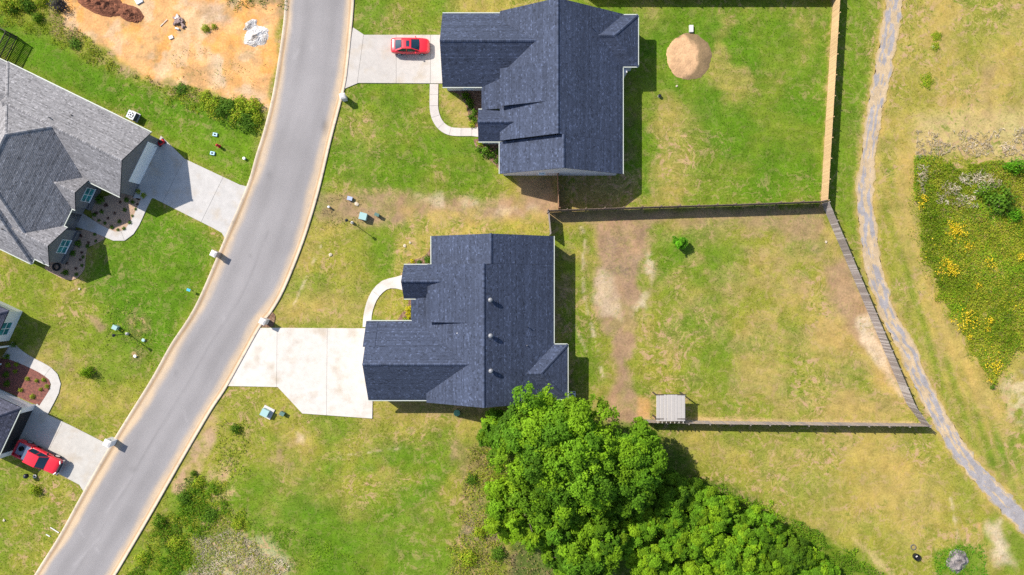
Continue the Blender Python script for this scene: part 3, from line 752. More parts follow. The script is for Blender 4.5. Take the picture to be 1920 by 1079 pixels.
            wear = .84 + .32 * fbm(np.array([q[0] for q in cen]), np.array([q[1] for q in cen]), 2.6, 3, 8); C = [c_ * w_ for c_, w_ in zip(C, wear)]
            # leave out what lies under another slope
            cx = np.array([q[0] for q in cen]); cy = np.array([q[1] for q in cen]); own = a * cx + b * cy + c
            keep = np.ones(len(cx), bool)
            for j, (p2, a2, b2, c2) in enumerate(s.planes):
                if j == k: continue
                ins = sdf_poly(cx, cy, polys2[j]) < -.12
                keep &= ~(ins & (a2 * cx + b2 * cy + c2 > own + .03))
            mb = MB(); mb.v = V; mb.f = [f for f, kk in zip(F, keep) if kk]; mb.c = [c_ for c_, kk in zip(C, keep) if kk]
            if mb.f: mb.build('shingles', m_sh, roof, kind='stuff')
        for p, q, m in s.ridges:
            d = q - p; L = d.length; n = max(1, int(L / .26)); x = d.normalized(); side = Vector((-x.y, x.x, 0)).normalized(); mb = MB(); any_ = False
            for i in range(n):
                A = p + d * (i / n); B = p + d * ((i + 1) / n) + x * .03
                if s.top(*(A.lerp(B, .5)).xy) > A.lerp(B, .5).z + .02: continue
                any_ = True; cc = tuple(s.tone * random.uniform(.75, 1.5)); up = Vector((0, 0, .075)); tip = Vector((0, 0, .02))
                dn = Vector((0, 0, -.15 * m + .06))
                mb.face([A + up, A + side * .15 + dn, B + side * .15 + dn + tip, B + up + tip], cc)
                mb.face([A + up, B + up + tip, B - side * .15 + dn + tip, A - side * .15 + dn], cc)
            if any_: mb.build('ridge_caps', m_sh, roof, kind='stuff')
        for p, q, ctr in s.gut:
            d = (q - p); n = max(2, int(d.length / .5)); sd = Vector((-d.y, d.x, 0)).normalized()
            if (ctr - p).dot(sd) > 0: sd = -sd
            # only where the eave is not buried in a neighbouring slope
            vis = []
            for i in range(n):
                A = p + d * (i / n); B = p + d * ((i + 1) / n); M_ = A.lerp(B, .5) + sd * .08
                vis.append(s.top(*M_.xy) < M_.z + .1)
            i = 0
            while i < n:
                if vis[i]:
                    j = i
                    while j < n and vis[j]: j += 1
                    A = p + d * (i / n) + sd * .07; B = p + d * (j / n) + sd * .07
                    A.z -= .075; B.z -= .075
                    MB().bar(A, B, .10, .11).build('gutter', m_gut, e); i = j
                else: i += 1
    def window(s, c, n, w, h, z0, nx=1, ny=2, m_fr=None):
        """window centred on c (x, y) in a wall facing n"""
        n = Vector((*n, 0)).normalized(); t = Vector((-n.y, n.x, 0)); o = Vector((c[0], c[1], z0)); fr = MB()
        M = Matrix(((t.x, n.x, 0, o.x), (t.y, n.y, 0, o.y), (0, 0, 1, o.z), (0, 0, 0, 1)))
        for a in (-w / 2, w / 2 - .05): fr.box(a, a + .05, -.05, .05, 0, h, M)
        for a in (0, h - .05): fr.box(-w / 2 + .05, w / 2 - .05, -.05, .05, a, a + .05, M)
        for i in range(1, nx): x = -w / 2 + w * i / nx; fr.box(x - .03, x + .03, -.05, .05, .07, h - .07, M)
        for i in range(1, ny): z = h * i / ny; fr.box(-w / 2 + .07, w / 2 - .07, -.05, .045, z - .03, z + .03, M)
        fr.box(-w / 2 - .06, w / 2 + .06, -.05, .11, -.07, 0, M)
        wo = fr.build('window', m_white, s.e)
        for i in range(nx):
            for j in range(ny):
                MB().box(-w / 2 + w * i / nx + .03, -w / 2 + w * (i + 1) / nx - .03, -.02, .015, h * j / ny + .03, h * (j + 1) / ny - .03, M).build('pane', m_glass, wo)
    def door(s, c, n, w, h, m, name='door', panels=4):
        n = Vector((*n, 0)).normalized(); t = Vector((-n.y, n.x, 0)); o = Vector((c[0], c[1], 0))
        M = Matrix(((t.x, n.x, 0, o.x), (t.y, n.y, 0, o.y), (0, 0, 1, 0.03), (0, 0, 0, 1))); mb = MB()
        for i in range(panels): mb.box(-w / 2, w / 2, -.04, .05, h * i / panels + .008, h * (i + 1) / panels - .008, M)
        return mb.build(name, m, s.e)

SLATE = (.040, .050, .082)
# ---- house in the middle
br_lt = brick_mat('pale_brick', (.60, .57, .58), (.46, .44, .45), (.62, .60, .58))
ident = lambda u, v: (u, v)
h2 = House((-3, -4, 0), 'dark slate roofed house with three round roof vents beside the empty concrete drive', ident, SLATE, br_lt)
h2.gable(2.66, 6.0, -2.35, 6.49, -9.39, 2.95, 4.85, 2.9, swap=True)
h2.gable(-13.3, 2.64, -3.13, 6.89, -9.9, 3.5, 4.85, 2.9, swap=True, g=(0, 1))
h2.plane([(-9.66, 2.66, 4.42), (-9.66, -3.95, 4.42), (-4.7, -3.95, 6.1), (-4.7, 2.66, 6.1)])       # raised shallow front slope
h2.wall.prism([(-9.3, 2.4), (-9.3, -3.7), (-6.5, -3.7), (-6.5, 2.4)], 3.0, 4.3)
h2.gable(-12.6, -7.0, .68, 4.95, 2.64, 3.0, -1.28, 3.0, ov=.3, ends=(1, 0))
h2.plane([(-11.78, -1.2, 2.85), (-11.78, -4.6, 2.85), (-8.9, -4.6, 3.45), (-8.9, -1.2, 3.45)])     # low porch roof
h2.gable(-16.75, -4.6, -8.6, 6.0, -3.92, 2.9, -13.12, 2.9, ends=(1, 0))
h2.plane([(-16.98, -3.90, 2.93), (-15.6, -3.90, 2.93), (-15.6, -6.75, 4.83), (-16.98, -6.75, 4.83)])
h2.hip(0.5, 6.47, -13.0, -6.65, 2.9, .5, h0=False)
h2.window((-9.0, 4.6), (-1, 0), 1.5, 1.4, .9, 2, 2)
h2.door((-16.36, -8.5), (-1, 0), 4.9, 2.2, m_white, 'garage_door', 4)
h2.door((-11.45, -2.6), (-1, 0), 1.0, 2.1, m_dkdoor, 'front_door', 2)
h2.finish()
def turbine(hs, px, py):
    z = 6.6; p = W(px, py, z); zt = hs.top(p.x, p.y); p = W(px, py, zt + .45); b = Vector((p.x, p.y, zt))
    mb = MB(); mb.lathe(b + Vector((0, 0, -.1)), [(.24, 0), (.17, .12), (.15, .42)], 12)
    o = mb.build('roof_vent', m_vent, hs.e)
    MB().lathe(b + Vector((0, 0, .3)), [(.17, 0), (.25, .1), (.27, .2), (.22, .3), (.1, .36), (.02, .37)], 14).build('vent_head', m_vent, o, smooth=True)
def pipe(hs, px, py, h=.35, r=.06, m=m_blk):
    p = W(px, py, 5); zt = hs.top(p.x, p.y); p = W(px, py, zt + h); zt = hs.top(p.x, p.y)
    MB().tube((p.x, p.y, zt - .1), (p.x, p.y, zt + h), r, n=10).build('vent_pipe', m, hs.e)
for a in ((919.5, 563), (920, 630), (920.5, 696)): turbine(h2, *a)
pipe(h2, 990, 614); pipe(h2, 988, 648.5, .2, .05, m_vent); pipe(h2, 857, 625, .15, .05, m_white)

# ---- house at the top
h1 = House((4, 22, 0), 'dark slate roofed house with a red sedan parked on its drive', ident, SLATE, br_lt)
h1.gable(13.25, 16.95, 5.69, 6.87, -1.43, 2.95, 12.9, 2.9, swap=True)
h1.gable(16.97, 31.9, 5.05, 7.2, -1.4, 3.66, 12.9, 2.9, swap=True, g=(0, 1))
h1.plane([(-1.35, 25.0, 4.5), (-1.35, 20.72, 4.5), (3.85, 20.72, 6.56), (3.85, 25.0, 6.56)])
h1.wall.prism([(-1.0, 24.6), (-1.0, 21.0), (2.0, 21.0), (2.0, 24.6)], 3.0, 4.4)
h1.plane([(-3.55, 25.0, 2.85), (-3.55, 20.72, 2.85), (-.3, 20.72, 3.75), (-.3, 25.0, 3.75)])
h1.gable(-3.92, 2.0, 18.9, 4.5, 20.74, 2.9, 17.04, 2.9, ov=.3, ends=(1, 0))
h1.gable(-8.1, 4.0, 27.68, 5.9, 31.97, 2.9, 23.4, 2.9, ends=(1, 0))
h1.hip(8.0, 14.68, 25.78, 31.77, 2.9, .55, h0=False)
h1.wall.box(12.6, 13.5, 25.2, 25.7, 0, 2.5)
h1.window((3.55, 13.53), (0, -1), .8, 1.0, 1.1, 1, 2)
h1.window((-1.05, 15.2), (-1, 0), 1.6, 1.5, .8, 2, 2)
h1.window((-5.2, 23.78), (0, -1), 1.2, 1.3, 1.0, 1, 2)
h1.door((-7.82, 27.7), (-1, 0), 4.9, 2.2, m_white, 'garage_door', 4)
h1.door((-.95, 22.4), (-1, 0), 1.0, 2.1, m_dkdoor, 'front_door', 2)
h1.finish()
pipe(h1, 1112, 53, .2, .05)

# ---- grey-roofed house, upper left
ca, sa = math.cos(R(26)), math.sin(R(26))
def frame(o, a):
    c, s_ = math.cos(a), math.sin(a)
    return lambda u, v: (o[0] + u * c - v * s_, o[1] - u * s_ - v * c)
O3 = W2(284, 249, 2.9)
fr3 = frame(O3, R(26))
br_dk = brick_mat('grey_brick', (.16, .155, .165), (.10, .098, .108), (.2, .195, .2))
h3 = House((*fr3(-9, 9), 0), 'light grey roofed house with pebble beds and teal front windows', fr3, (.195, .186, .190), br_dk)
h3.gable(-15, 0, 4.17, 5.68, 0, 2.96, 8.34, 2.96, ends=(0, 1))
h3.gable(-34, -12, 3.5, 5.08, .05, 2.84, 6.95, 2.84, ends=(0, 0), g=(1, 0))
h3.hip(-18.7, -4.5, -.02, 19.2, 2.88, .65)
h3.hip(-17.3, -5.9, 8.0, 19.9, 2.88, .65, gut=(0, 1, 1, 1))
h3.gable(-12, -4.05, 9.97, 4.3, 7.94, 2.9, 12.0, 2.9, ends=(0, 1), ov=.3)
h3.gable(-12, -3.96, 16.74, 4.6, 14.32, 2.9, 19.16, 2.9, ends=(0, 1), ov=.3)
un = Vector(fr3(1, 0)) - Vector(fr3(0, 0))
h3.window(fr3(-4.36, 10.0), tuple(un), 1.75, 1.55, .75, 2, 2)
h3.window(fr3(-4.27, 16.75), tuple(un), 1.75, 1.55, .75, 2, 2)
gd = h3.door(fr3(-.31, 3.75), tuple(un), 5.2, 2.25, m_white, 'garage_door', 4)
h3.door(fr3(-4.95, 13.2), tuple(un), 1.05, 2.1, m_dkdoor, 'front_door', 2)
# stone base course below the two front windows
for v0, v1, u in ((8.2, 11.75, -4.33), (14.6, 18.9, -4.24)):
    MB().prism([fr3(u, v0), fr3(u + .22, v0), fr3(u + .22, v1), fr3(u, v1)], -.1, .72).build('stone_base', brick_mat('base_stone', (.07, .068, .075), (.11, .105, .11), (.13, .13, .13)), h3.e)
h3.finish()
pipe(h3, 88, 219, .45, .06, m_vent); pipe(h3, 132.5, 215.5, .2, .07); pipe(h3, 2, 430, .3, .06)

# ---- white house, lower left (runs out of the picture)
O4 = W2(42.5, 584.2)
fr4 = frame(O4, R(25))
sid = siding_mat('white_siding', (.70, .70, .71))
h4 = House((*fr4(-6, 6), 0), 'white sided house with dark roof and a red mulch bed', fr4, (.062, .062, .085), sid)
h4.hip(-14, .42, -.42, 12.5, 2.95, .55, gut=(0, 0, 0, 1), ov=.42, wall=False)
h4.wall.prism([fr4(-13.6, 0), fr4(0, 0), fr4(0, 3.92), fr4(-13.6, 3.92)], -.1, 2.93)
h4.wall.prism([fr4(-13.6, 3.93), fr4(-1.9, 3.93), fr4(-1.9, 12.1), fr4(-13.6, 12.1)], -.1, 2.93)
h4.hip(-8, 6.5, 9.25, 16.6, 2.95, .55, h0=False, gut=(0, 1, 0, 0), ov=.45)
h4.wall.prism([fr4(5.9, 9.6), fr4(6.2, 9.6), fr4(6.2, 10.3), fr4(5.9, 10.3)], -.1, 2.9)
h4.wall.prism([fr4(5.9, 15.6), fr4(6.2, 15.6), fr4(6.2, 16.2), fr4(5.9, 16.2)], -.1, 2.9)
un4 = Vector(fr4(1, 0)) - Vector(fr4(0, 0))
h4.window(fr4(.0, 2.2), tuple(un4), 1.7, 1.6, .8, 2, 2)
h4.door(fr4(6.12, 12.95), tuple(un4), 5.2, 2.3, m_dkdoor, 'garage_door', 4)
MB().bar((*fr4(.35, 4.1), 2.62), (*fr4(.35, 9.0), 2.62), .2, .3).build('porch_beam', mat('brown_beam', (.05, .03, .022), rough=.7), h4.e)
for v in (4.5, 6.9): MB().box(-.1, .1, -.1, .1, 0, 2.5, Matrix.Translation((*fr4(.3, v), 0))).build('porch_post', m_white, h4.e)
h4.finish()
HOUSES = h1.foot + h2.foot + h3.foot + h4.foot
# ------------------------------------------------------------------ board fences, bay by bay
m_board = mat('fence_board', attr=True, rough=.85, spec=.2, noise=.18, nscale=6)
FENCES = []
def fence(pts, tone, label, post_side=1, h=1.83, group='wooden board fences round the back yards', vary=.12, tone2=None):
    """pts: photo pixels of the fence foot"""
    P = [Vector((*W2(*p), 0)) for p in pts]
    root = empty('board_fence', P[0], label, 'fence', group)
    FENCES.append([(p.x, p.y) for p in P])
    def post(a, n):
        MB().box(-.05, .05, -.05, .05, -.1, h + .06, Matrix.Translation(a + n * .11), tuple(np.array(tone) * .9)).build('post', m_board, root)
    for a, b in zip(P[:-1], P[1:]):
        d = b - a; L = d.length; x = d.normalized(); n = Vector((-x.y, x.x, 0)) * post_side
        nb = max(1, round(L / 2.44))
        post(a, n)
        for i in range(nb):
            p = a + d * (i / nb); q = a + d * ((i + 1) / nb); bl = (q - p).length
            mb = MB(); k = max(1, round(bl / .142)); w = bl / k
            ang = math.atan2(x.y, x.x); drift = random.uniform(1 - vary, 1 + vary)
            for j in range(k):
                M = Matrix.Translation(p + x * (j * w)) @ Matrix.Rotation(ang, 4, 'Z')
                t = np.array(tone) * drift * random.uniform(1 - vary, 1 + vary)
                if tone2 is not None and random.random() < .3: t = np.array(tone2) * random.uniform(.85, 1.1)
                lean = random.uniform(-.012, .012)
                mb.box(.006, w - .004, -.01 + lean, .012 + lean, .03, h + random.uniform(-.015, .02), M, tuple(t))
            mb.build('boards', m_board, root, kind='stuff')
            for z in (.35, .95, 1.55):
                MB().bar(p + n * .04 + Vector((0, 0, z)), q + n * .04 + Vector((0, 0, z)), .04, .085, tuple(np.array(tone) * .85)).build('rail', m_board, root)
            post(q, n)
    return root
NEW, OLD, OLD2 = (.47, .315, .165), (.235, .20, .185), (.34, .26, .19)
fence([(1563, -150), (1562, -3), (1539, 379)], NEW, 'fresh tan board fence running down beside the worn track', 1, vary=.07)
fence([(1561, -6), (1098, -6)], OLD, 'weathered board fence closing the top of the upper yard', 1, tone2=OLD2)
fence([(1536, 381), (1372, 387), (1200, 392), (1027, 398)], (.17, .125, .10), 'dark board fence between the upper and the lower back yard', -1, tone2=(.23, .16, .11))
fence([(1541, 383), (1700, 758), (1727, 794)], OLD, 'grey weathered board fence slanting along the worn track', 1, tone2=(.36, .32, .30))
fence([(1727, 794), (1540, 792), (1362, 790), (1207, 787)], OLD, 'grey board fence along the bottom of the lower yard', 1, tone2=OLD2)
fence([(1028, 400), (1032, 441)], OLD, 'short grey fence stub from the dark fence to the middle house', -1)
fence([(1044, 329), (1046, 393)], (.30, .17, .10), 'short brown fence stub below the gable of the top house', 1)

# slatted fence corner, top left
rt = empty('slat_fence', W(40, 68), 'dark slatted fence panel at the corner of the grey roofed house', 'fence')
a0, a1 = W(33, 70), W(10, 116); dd = (a1 - a0); nn = Vector((dd.y, -dd.x, 0)).normalized()
m_dkwood = mat('dark_stained_wood', (.045, .036, .03), rough=.8)
for k in range(13):
    p = a0 + dd * (k / 12)
    MB().box(-.035, .035, -.04, .04, 0, 2.0, Matrix.Translation(p)).build('post', m_dkwood, rt) if k in (0, 6, 12) else None
for z in (.1, 1.0, 1.85): MB().bar(a0 + Vector((0, 0, z)), a1 + Vector((0, 0, z)), .05, .12).build('rail', m_dkwood, rt)
ns = int(dd.length / .17)
for k in range(ns):
    p = a0 + dd * ((k + .5) / ns) + Vector((.03, 0, 0))
    MB().box(-.05, .05, -.012, .012, .05, 1.9, Matrix.Translation(p) @ Matrix.Rotation(math.atan2(dd.y, dd.x), 4, 'Z')).build('slat', m_dkwood, rt)
rt2 = empty('rail_fence', W(-20, 42), 'thin dark rail fence edge at the top left corner of the picture', 'fence')
b0, b1 = W(-30, 38), W(33, 70)
MB().bar(b0 + Vector((0, 0, 1.75)), b1 + Vector((0, 0, 1.75)), .1, .1).build('rail', m_dkwood, rt2)
for k in range(4): MB().box(-.05, .05, -.05, .05, 0, 1.8, Matrix.Translation(b0.lerp(b1, k / 3.05))).build('post', m_dkwood, rt2)
ns = int((b1 - b0).length / .3)
for k in range(ns):
    p = b0.lerp(b1, (k + .5) / ns); MB().box(-.012, .012, -.012, .012, .1, 1.7, Matrix.Translation(p)).build('slat', m_dkwood, rt2)

# ------------------------------------------------------------------ vehicles
m_red = mat('red_car_paint', (.62, .012, .022), rough=.28, spec=.6, coat=.7)
m_tyre = mat('tyre_rubber', (.012, .012, .013), rough=.85)
m_rim = mat('wheel_alloy', (.55, .55, .57), rough=.3, metal=.8)
m_cglass = mat('car_glass', (.008, .03, .045), rough=.04, spec=1.0)
m_lamp = mat('headlamp', (.75, .75, .72), rough=.1, spec=.8)
m_tail = mat('tail_lamp', (.35, .008, .01), rough=.2)
m_chrome = mat('chrome', (.7, .7, .72), rough=.15, metal=1.0)
def ring(x, w, zb, zs, zt, e=.72):
    """body section: half width w, bottom zb, shoulder zs, crown zt"""
    h = [(w * .86, zb), (w * .985, zb + .12), (w, (zb + zs) / 2 + .03), (w * .975, zs), (w * .9, zs + (zt - zs) * .55), (w * e, zt - .012), (w * .3, zt)]
    return [(x, y, z) for y, z in h] + [(x, -y, z) for y, z in h[::-1]]
def wheels(root, M, xs, y, r, w, m_r=None):
    for x in xs:
        for sy in (1, -1):
            mb = MB(); n = 20
            mb.loft([[(x + rr * math.cos(t), sy * yy, r + rr * math.sin(t)) for t in [2 * math.pi * k / n for k in range(n)]]
                     for rr, yy in ((r * .86, y - w), (r, y - w + .03), (r, y - .03), (r * .86, y))])
            mb.xform(M); tw = mb.build('wheel', m_tyre, root)
            rm = MB()
            rm.loft([[(x + rr * math.cos(t), sy * yy, r + rr * math.sin(t)) for t in [2 * math.pi * k / n for k in range(n)]] for rr, yy in ((r * .66, y - .04), (r * .64, y + .008), (r * .2, y + .012))])
            rm.xform(M).build('rim', m_r or m_rim, tw)
def panel(mb, a, b, c, d, nu=4, nv=3, bulge=.04, out=None):
    """curved glass or sheet between corners a b c d (a-b lower edge, d-c upper)"""
    a, b, c, d = map(Vector, (a, b, c, d)); nrm = (b - a).cross(d - a).normalized()
    if out is not None and nrm.dot(Vector(out)) < 0: nrm = -nrm
    G = [[(a.lerp(b, i / nu)).lerp(d.lerp(c, i / nu), j / nv) + nrm * bulge * (1 - (2 * i / nu - 1) ** 2) for i in range(nu + 1)] for j in range(nv + 1)]
    for j in range(nv):
        for i in range(nu): mb.face([G[j][i], G[j][i + 1], G[j + 1][i + 1], G[j + 1][i]])
    return mb
def sedan(loc, ang, label):
    M = Matrix.Translation(loc) @ Matrix.Rotation(ang, 4, 'Z')
    root = empty('sedan', loc, label, 'car')
    st = [(-2.30, .60, .50, .70, .76), (-2.24, .76, .34, .84, .92), (-2.05, .85, .25, .92, 1.02), (-1.6, .895, .2, .96, 1.05), (-.9, .905, .18, .95, 1.0), (0, .905, .18, .93, .97), (.7, .905, .18, .91, .96),
          (1.15, .90, .18, .89, .98), (1.6, .885, .2, .84, .93), (2.0, .84, .22, .75, .85), (2.2, .74, .27, .66, .74), (2.30, .60, .34, .56, .62), (2.33, .46, .42, .5, .53)]
    MB().loft([ring(*s_) for s_ in st]).xform(M).build('body', m_red, root, smooth=True)
    # roof and pillars
    zb, zt = .955, 1.43
    B = {'fl': (1.12, .70, .965), 'fr': (1.12, -.70, .965), 'rl': (-1.72, .66, 1.03), 'rr': (-1.72, -.66, 1.03)}
    Tp = {'fl': (.22, .545, zt - .02), 'fr': (.22, -.545, zt - .02), 'rl': (-.92, .53, zt - .03), 'rr': (-.92, -.53, zt - .03)}
    rf = MB(); panel(rf, Tp['rr'], Tp['fr'], Tp['fl'], Tp['rl'], 5, 5, .035, (0, 0, 1))
    for sgn, f, r_ in ((1, 'fl', 'rl'), (-1, 'fr', 'rr')):
        # rounded roof rail and pillars
        rf.bar(Tp[f], Tp[r_], .09, .07); rf.bar(B[f], Tp[f], .08, .06); rf.bar(B[r_], Tp[r_], .16, .06)
        rf.bar((-.35, sgn * .80, .94), (-.38, sgn * .56, zt - .02), .07, .05)
    rf.xform(M).build('roof', m_red, root)
    sr = MB(); sr.box(-.38, .0, -.36, .36, 1.432, 1.452); sr.xform(M).build('sunroof', m_cglass, root)
    w = MB(); panel(w, B['fr'], B['fl'], Tp['fl'], Tp['fr'], 6, 3, .07, (1, 0, 1)); w.xform(M).build('windshield', m_cglass, root, smooth=True)
    w = MB(); panel(w, B['rl'], B['rr'], Tp['rr'], Tp['rl'], 6, 3, .05, (-1, 0, 1)); w.xform(M).build('rear_window', m_cglass, root, smooth=True)
    for sgn, f, r_ in ((1, 'fl', 'rl'), (-1, 'fr', 'rr')):
        w = MB(); panel(w, (-.33, sgn * .80, .94), (1.0, sgn * .75, .94), (.2, sgn * .56, zt - .05), (-.36, sgn * .565, zt - .05), 4, 2, .02, (0, sgn, 0)); w.xform(M).build('side_window', m_cglass, root)
        w = MB(); panel(w, (-1.55, sgn * .73, .98), (-.37, sgn * .80, .94), (-.4, sgn * .565, zt - .05), (-.9, sgn * .55, zt - .06), 4, 2, .02, (0, sgn, 0)); w.xform(M).build('side_window', m_cglass, root)
        mr = MB(); mr.bar((.72, sgn * .88, .98), (.66, sgn * 1.03, 1.02), .12, .12); mr.xform(M).build('mirror', m_red, root)
        hl = MB(); panel(hl, (2.26, sgn * .44, .66), (1.92, sgn * .80, .72), (1.78, sgn * .76, .83), (2.08, sgn * .5, .80), 3, 2, .02, (0, 0, 1)); hl.xform(M).build('headlight', m_lamp, root)
        tl = MB(); tl.bar((-2.27, sgn * .5, .82), (-2.12, sgn * .82, .84), .06, .13); tl.xform(M).build('tail_light', m_tail, root)
    gl = MB(); gl.box(2.28, 2.345, -.42, .42, .36, .5); gl.xform(M).build('grille', m_blk, root)
    wheels(root, M, (1.38, -1.36), .925, .325, .22)
    return root
sedan(W(770, 88.5, 0.35).xy.to_3d() + Vector((0, 0, .055)), 0.0, 'shiny red sedan parked on the concrete drive of the top house')

def pickup(loc, ang, label):
    M = Matrix.Translation(loc) @ Matrix.Rotation(ang, 4, 'Z')
    root = empty('pickup_truck', loc, label, 'truck')
    st = [(-1.02, .95, .42, 1.05, 1.12), (-.9, .985, .38, 1.06, 1.14), (0, .99, .38, 1.06, 1.14), (1.1, .985, .38, 1.06, 1.16), (1.5, .975, .4, 1.04, 1.17), (2.3, .95, .42, 1.0, 1.12), (2.66, .9, .45, .95, 1.03), (2.78, .8, .5, .86, .92)]
    MB().loft([ring(*s_, e=.8) for s_ in st]).xform(M).build('body', m_red, root, smooth=True)
    zt = 1.86
    B = {'fl': (1.32, .80, 1.15), 'fr': (1.32, -.80, 1.15), 'rl': (-1.0, .80, 1.14), 'rr': (-1.0, -.80, 1.14)}
    Tp = {'fl': (.55, .66, zt - .02), 'fr': (.55, -.66, zt - .02), 'rl': (-.93, .68, zt - .03), 'rr': (-.93, -.68, zt - .03)}
    rf = MB(); panel(rf, Tp['rr'], Tp['fr'], Tp['fl'], Tp['rl'], 5, 5, .04, (0, 0, 1))
    for sgn, f, r_ in ((1, 'fl', 'rl'), (-1, 'fr', 'rr')):
        rf.bar(Tp[f], Tp[r_], .1, .08); rf.bar(B[f], Tp[f], .09, .07); rf.bar(B[r_], Tp[r_], .12, .1); rf.bar((.12, sgn * .86, 1.1), (.1, sgn * .69, zt - .03), .09, .06)
    rf.xform(M).build('roof', m_red, root)
    w = MB(); panel(w, B['fr'], B['fl'], Tp['fl'], Tp['fr'], 6, 3, .06, (1, 0, 1)); w.xform(M).build('windshield', m_cglass, root, smooth=True)
    w = MB(); panel(w, B['rl'], B['rr'], Tp['rr'], Tp['rl'], 4, 2, .02, (-1, 0, .2)); w.xform(M).build('rear_window', m_cglass, root)
    for sgn in (1, -1):
        w = MB(); panel(w, (.16, sgn * .87, 1.12), (1.2, sgn * .85, 1.12), (.55, sgn * .69, zt - .08), (.14, sgn * .70, zt - .08), 3, 2, .015, (0, sgn, 0)); w.xform(M).build('side_window', m_cglass, root)
        w = MB(); panel(w, (-.9, sgn * .87, 1.12), (.08, sgn * .87, 1.12), (.06, sgn * .70, zt - .08), (-.86, sgn * .71, zt - .08), 3, 2, .015, (0, sgn, 0)); w.xform(M).build('side_window', m_cglass, root)
        mr = MB(); mr.bar((1.05, sgn * .97, 1.14), (.98, sgn * 1.17, 1.2), .13, .2); mr.xform(M).build('mirror', m_blk, root)
        hl = MB(); hl.bar((2.74, sgn * .55, .93), (2.58, sgn * .88, .97), .1, .16); hl.xform(M).build('headlight', m_lamp, root)
        tl = MB(); tl.box(-2.93, -2.86, sgn * .84 - .06, sgn * .84 + .06, .75, 1.1); tl.xform(M).build('tail_light', m_tail, root)
    bd = MB()                                     # open load bed: side walls, head board, tail gate
    for sgn in (1, -1):
        pr = [(-2.88, .52), (-2.9, 1.14), (-1.05, 1.15), (-1.05, .42), (-2.2, .45)]
        bd.loft([[(x, sgn * .99, z) for x, z in pr], [(x, sgn * .86, z) for x, z in pr]])
    bd.box(-1.1, -1.03, -.86, .86, .6, 1.145); bd.box(-2.93, -2.86, -.85, .85, .55, 1.12)
    bd.xform(M).build('load_bed', m_red, root)
    fl = MB(); fl.box(-2.86, -1.1, -.86, .86, .55, .68)
    for k in range(7): fl.box(-2.84, -1.12, -.78 + k * .24, -.68 + k * .24, .68, .7)
    fl.xform(M).build('bed_liner', mat('bed_liner', (.30, .36, .44), rough=.6), root)
    bp = MB(); bp.loft([[(2.7, -.96, z) for z in (.45, .72)] + [(2.8, -.96, z) for z in (.72, .45)], [(2.84, -.6, z) for z in (.45, .74)] + [(2.94, -.6, z) for z in (.74, .45)],
                        [(2.84, .6, z) for z in (.45, .74)] + [(2.94, .6, z) for z in (.74, .45)], [(2.7, .96, z) for z in (.45, .72)] + [(2.8, .96, z) for z in (.72, .45)]])
    bp.xform(M).build('front_bumper', m_chrome, root)
    g = MB(); g.box(2.76, 2.86, -.62, .62, .74, .95); g.xform(M).build('grille', m_blk, root)
    rb = MB(); rb.box(-3.04, -2.93, -.9, .9, .5, .68); rb.xform(M).build('rear_bumper', m_chrome, root)
    for sgn in (1, -1): sb_ = MB(); sb_.bar((-.9, sgn * 1.0, .42), (1.2, sgn * 1.0, .42), .12, .06); sb_.xform(M).build('side_step', m_blk, root)
    wheels(root, M, (1.78, -1.92), 1.0, .40, .26, m_chrome)
    return root, M
tang = math.atan2(-(41), 82)
truck, TM = pickup(W(75, 857.5, .6).xy.to_3d() + Vector((0, 0, .055)), tang, 'red crew cab pickup truck standing on the lower left drive')
tb = MB(); tb.box(-1.62, -1.14, -.84, .84, .7, 1.2); tb.xform(TM)
o = tb.build('tool_box', mat('white_box_lid', (.62, .64, .66), rough=.4)); tag(o, 'pale lidded box across the front of the truck bed', 'tool box')
cb = MB(); cb.lathe((0, 0, 0), [(.26, 0), (.29, .16), (.29, .24), (.16, .25), (.13, .1)], 16); cb.xform(TM @ Matrix.Translation((-2.3, .05, .7)))
tag(cb.build('coiled_cable', m_tyre), 'black coil lying in the open bed of the red truck', 'coil')

# ------------------------------------------------------------------ small street and yard furniture
m_tgreen = mat('utility_green', (.30, .44, .42), rough=.5)
m_dgreen = mat('utility_dark_green', (.10, .17, .14), rough=.5)
m_stone = mat('mailbox_stone', (.56, .52, .48), rough=.85, noise=.15, nscale=9)
m_postm = mat('lamp_post_black', (.02, .022, .025), rough=.45)
m_conc2 = mat('precast_concrete', (.48, .45, .42), rough=.85, noise=.1, nscale=9)
def rotz(p, a): return Matrix.Translation(p) @ Matrix.Rotation(a, 4, 'Z')
def mailbox(px, py, a, label, m, w=.62, h=1.25, cap=True):
    p = W(px, py); M = rotz(p, a)
    root = empty('mailbox', p, label, 'mailbox', 'masonry mailboxes along the road')
    MB().box(-w / 2, w / 2, -w / 2, w / 2, -.1, h, M).build('pillar', m, root)
    mb = MB(); q = w / 2 + .06
    mb.loft([[tuple(M @ Vector((x, y, z))) for x, y in ((-s_, -s_), (s_, -s_), (s_, s_), (-s_, s_))] for s_, z in ((q, h), (q, h + .08), (q * .45, h + .18))]); mb.build('cap', m_stone, root)
    b = MB(); b.box(-w / 2 - .04, -w / 2 + .1, -.12, .12, h - .42, h - .15, M); o = b.build('mail_door', m_blk, root)
    MB().box(-w / 2 - .055, -w / 2 - .04, -.02, .02, h - .2, h - .17, M).build('handle', m_chrome, o)
    MB().box(-.05, .1, w / 2, w / 2 + .02, h - .35, h - .25, M).build('number_plate', m_blk, root)
mailbox(647, 186, R(10), 'grey brick mailbox pillar beside the drive of the top house', br_lt, .55, 1.2)
mailbox(409, 477, R(-26), 'tan stone mailbox pillar on the lawn of the grey roofed house', mat('tan_stone', (.42, .34, .27), rough=.9, noise=.2, nscale=8), .62, 1.2)
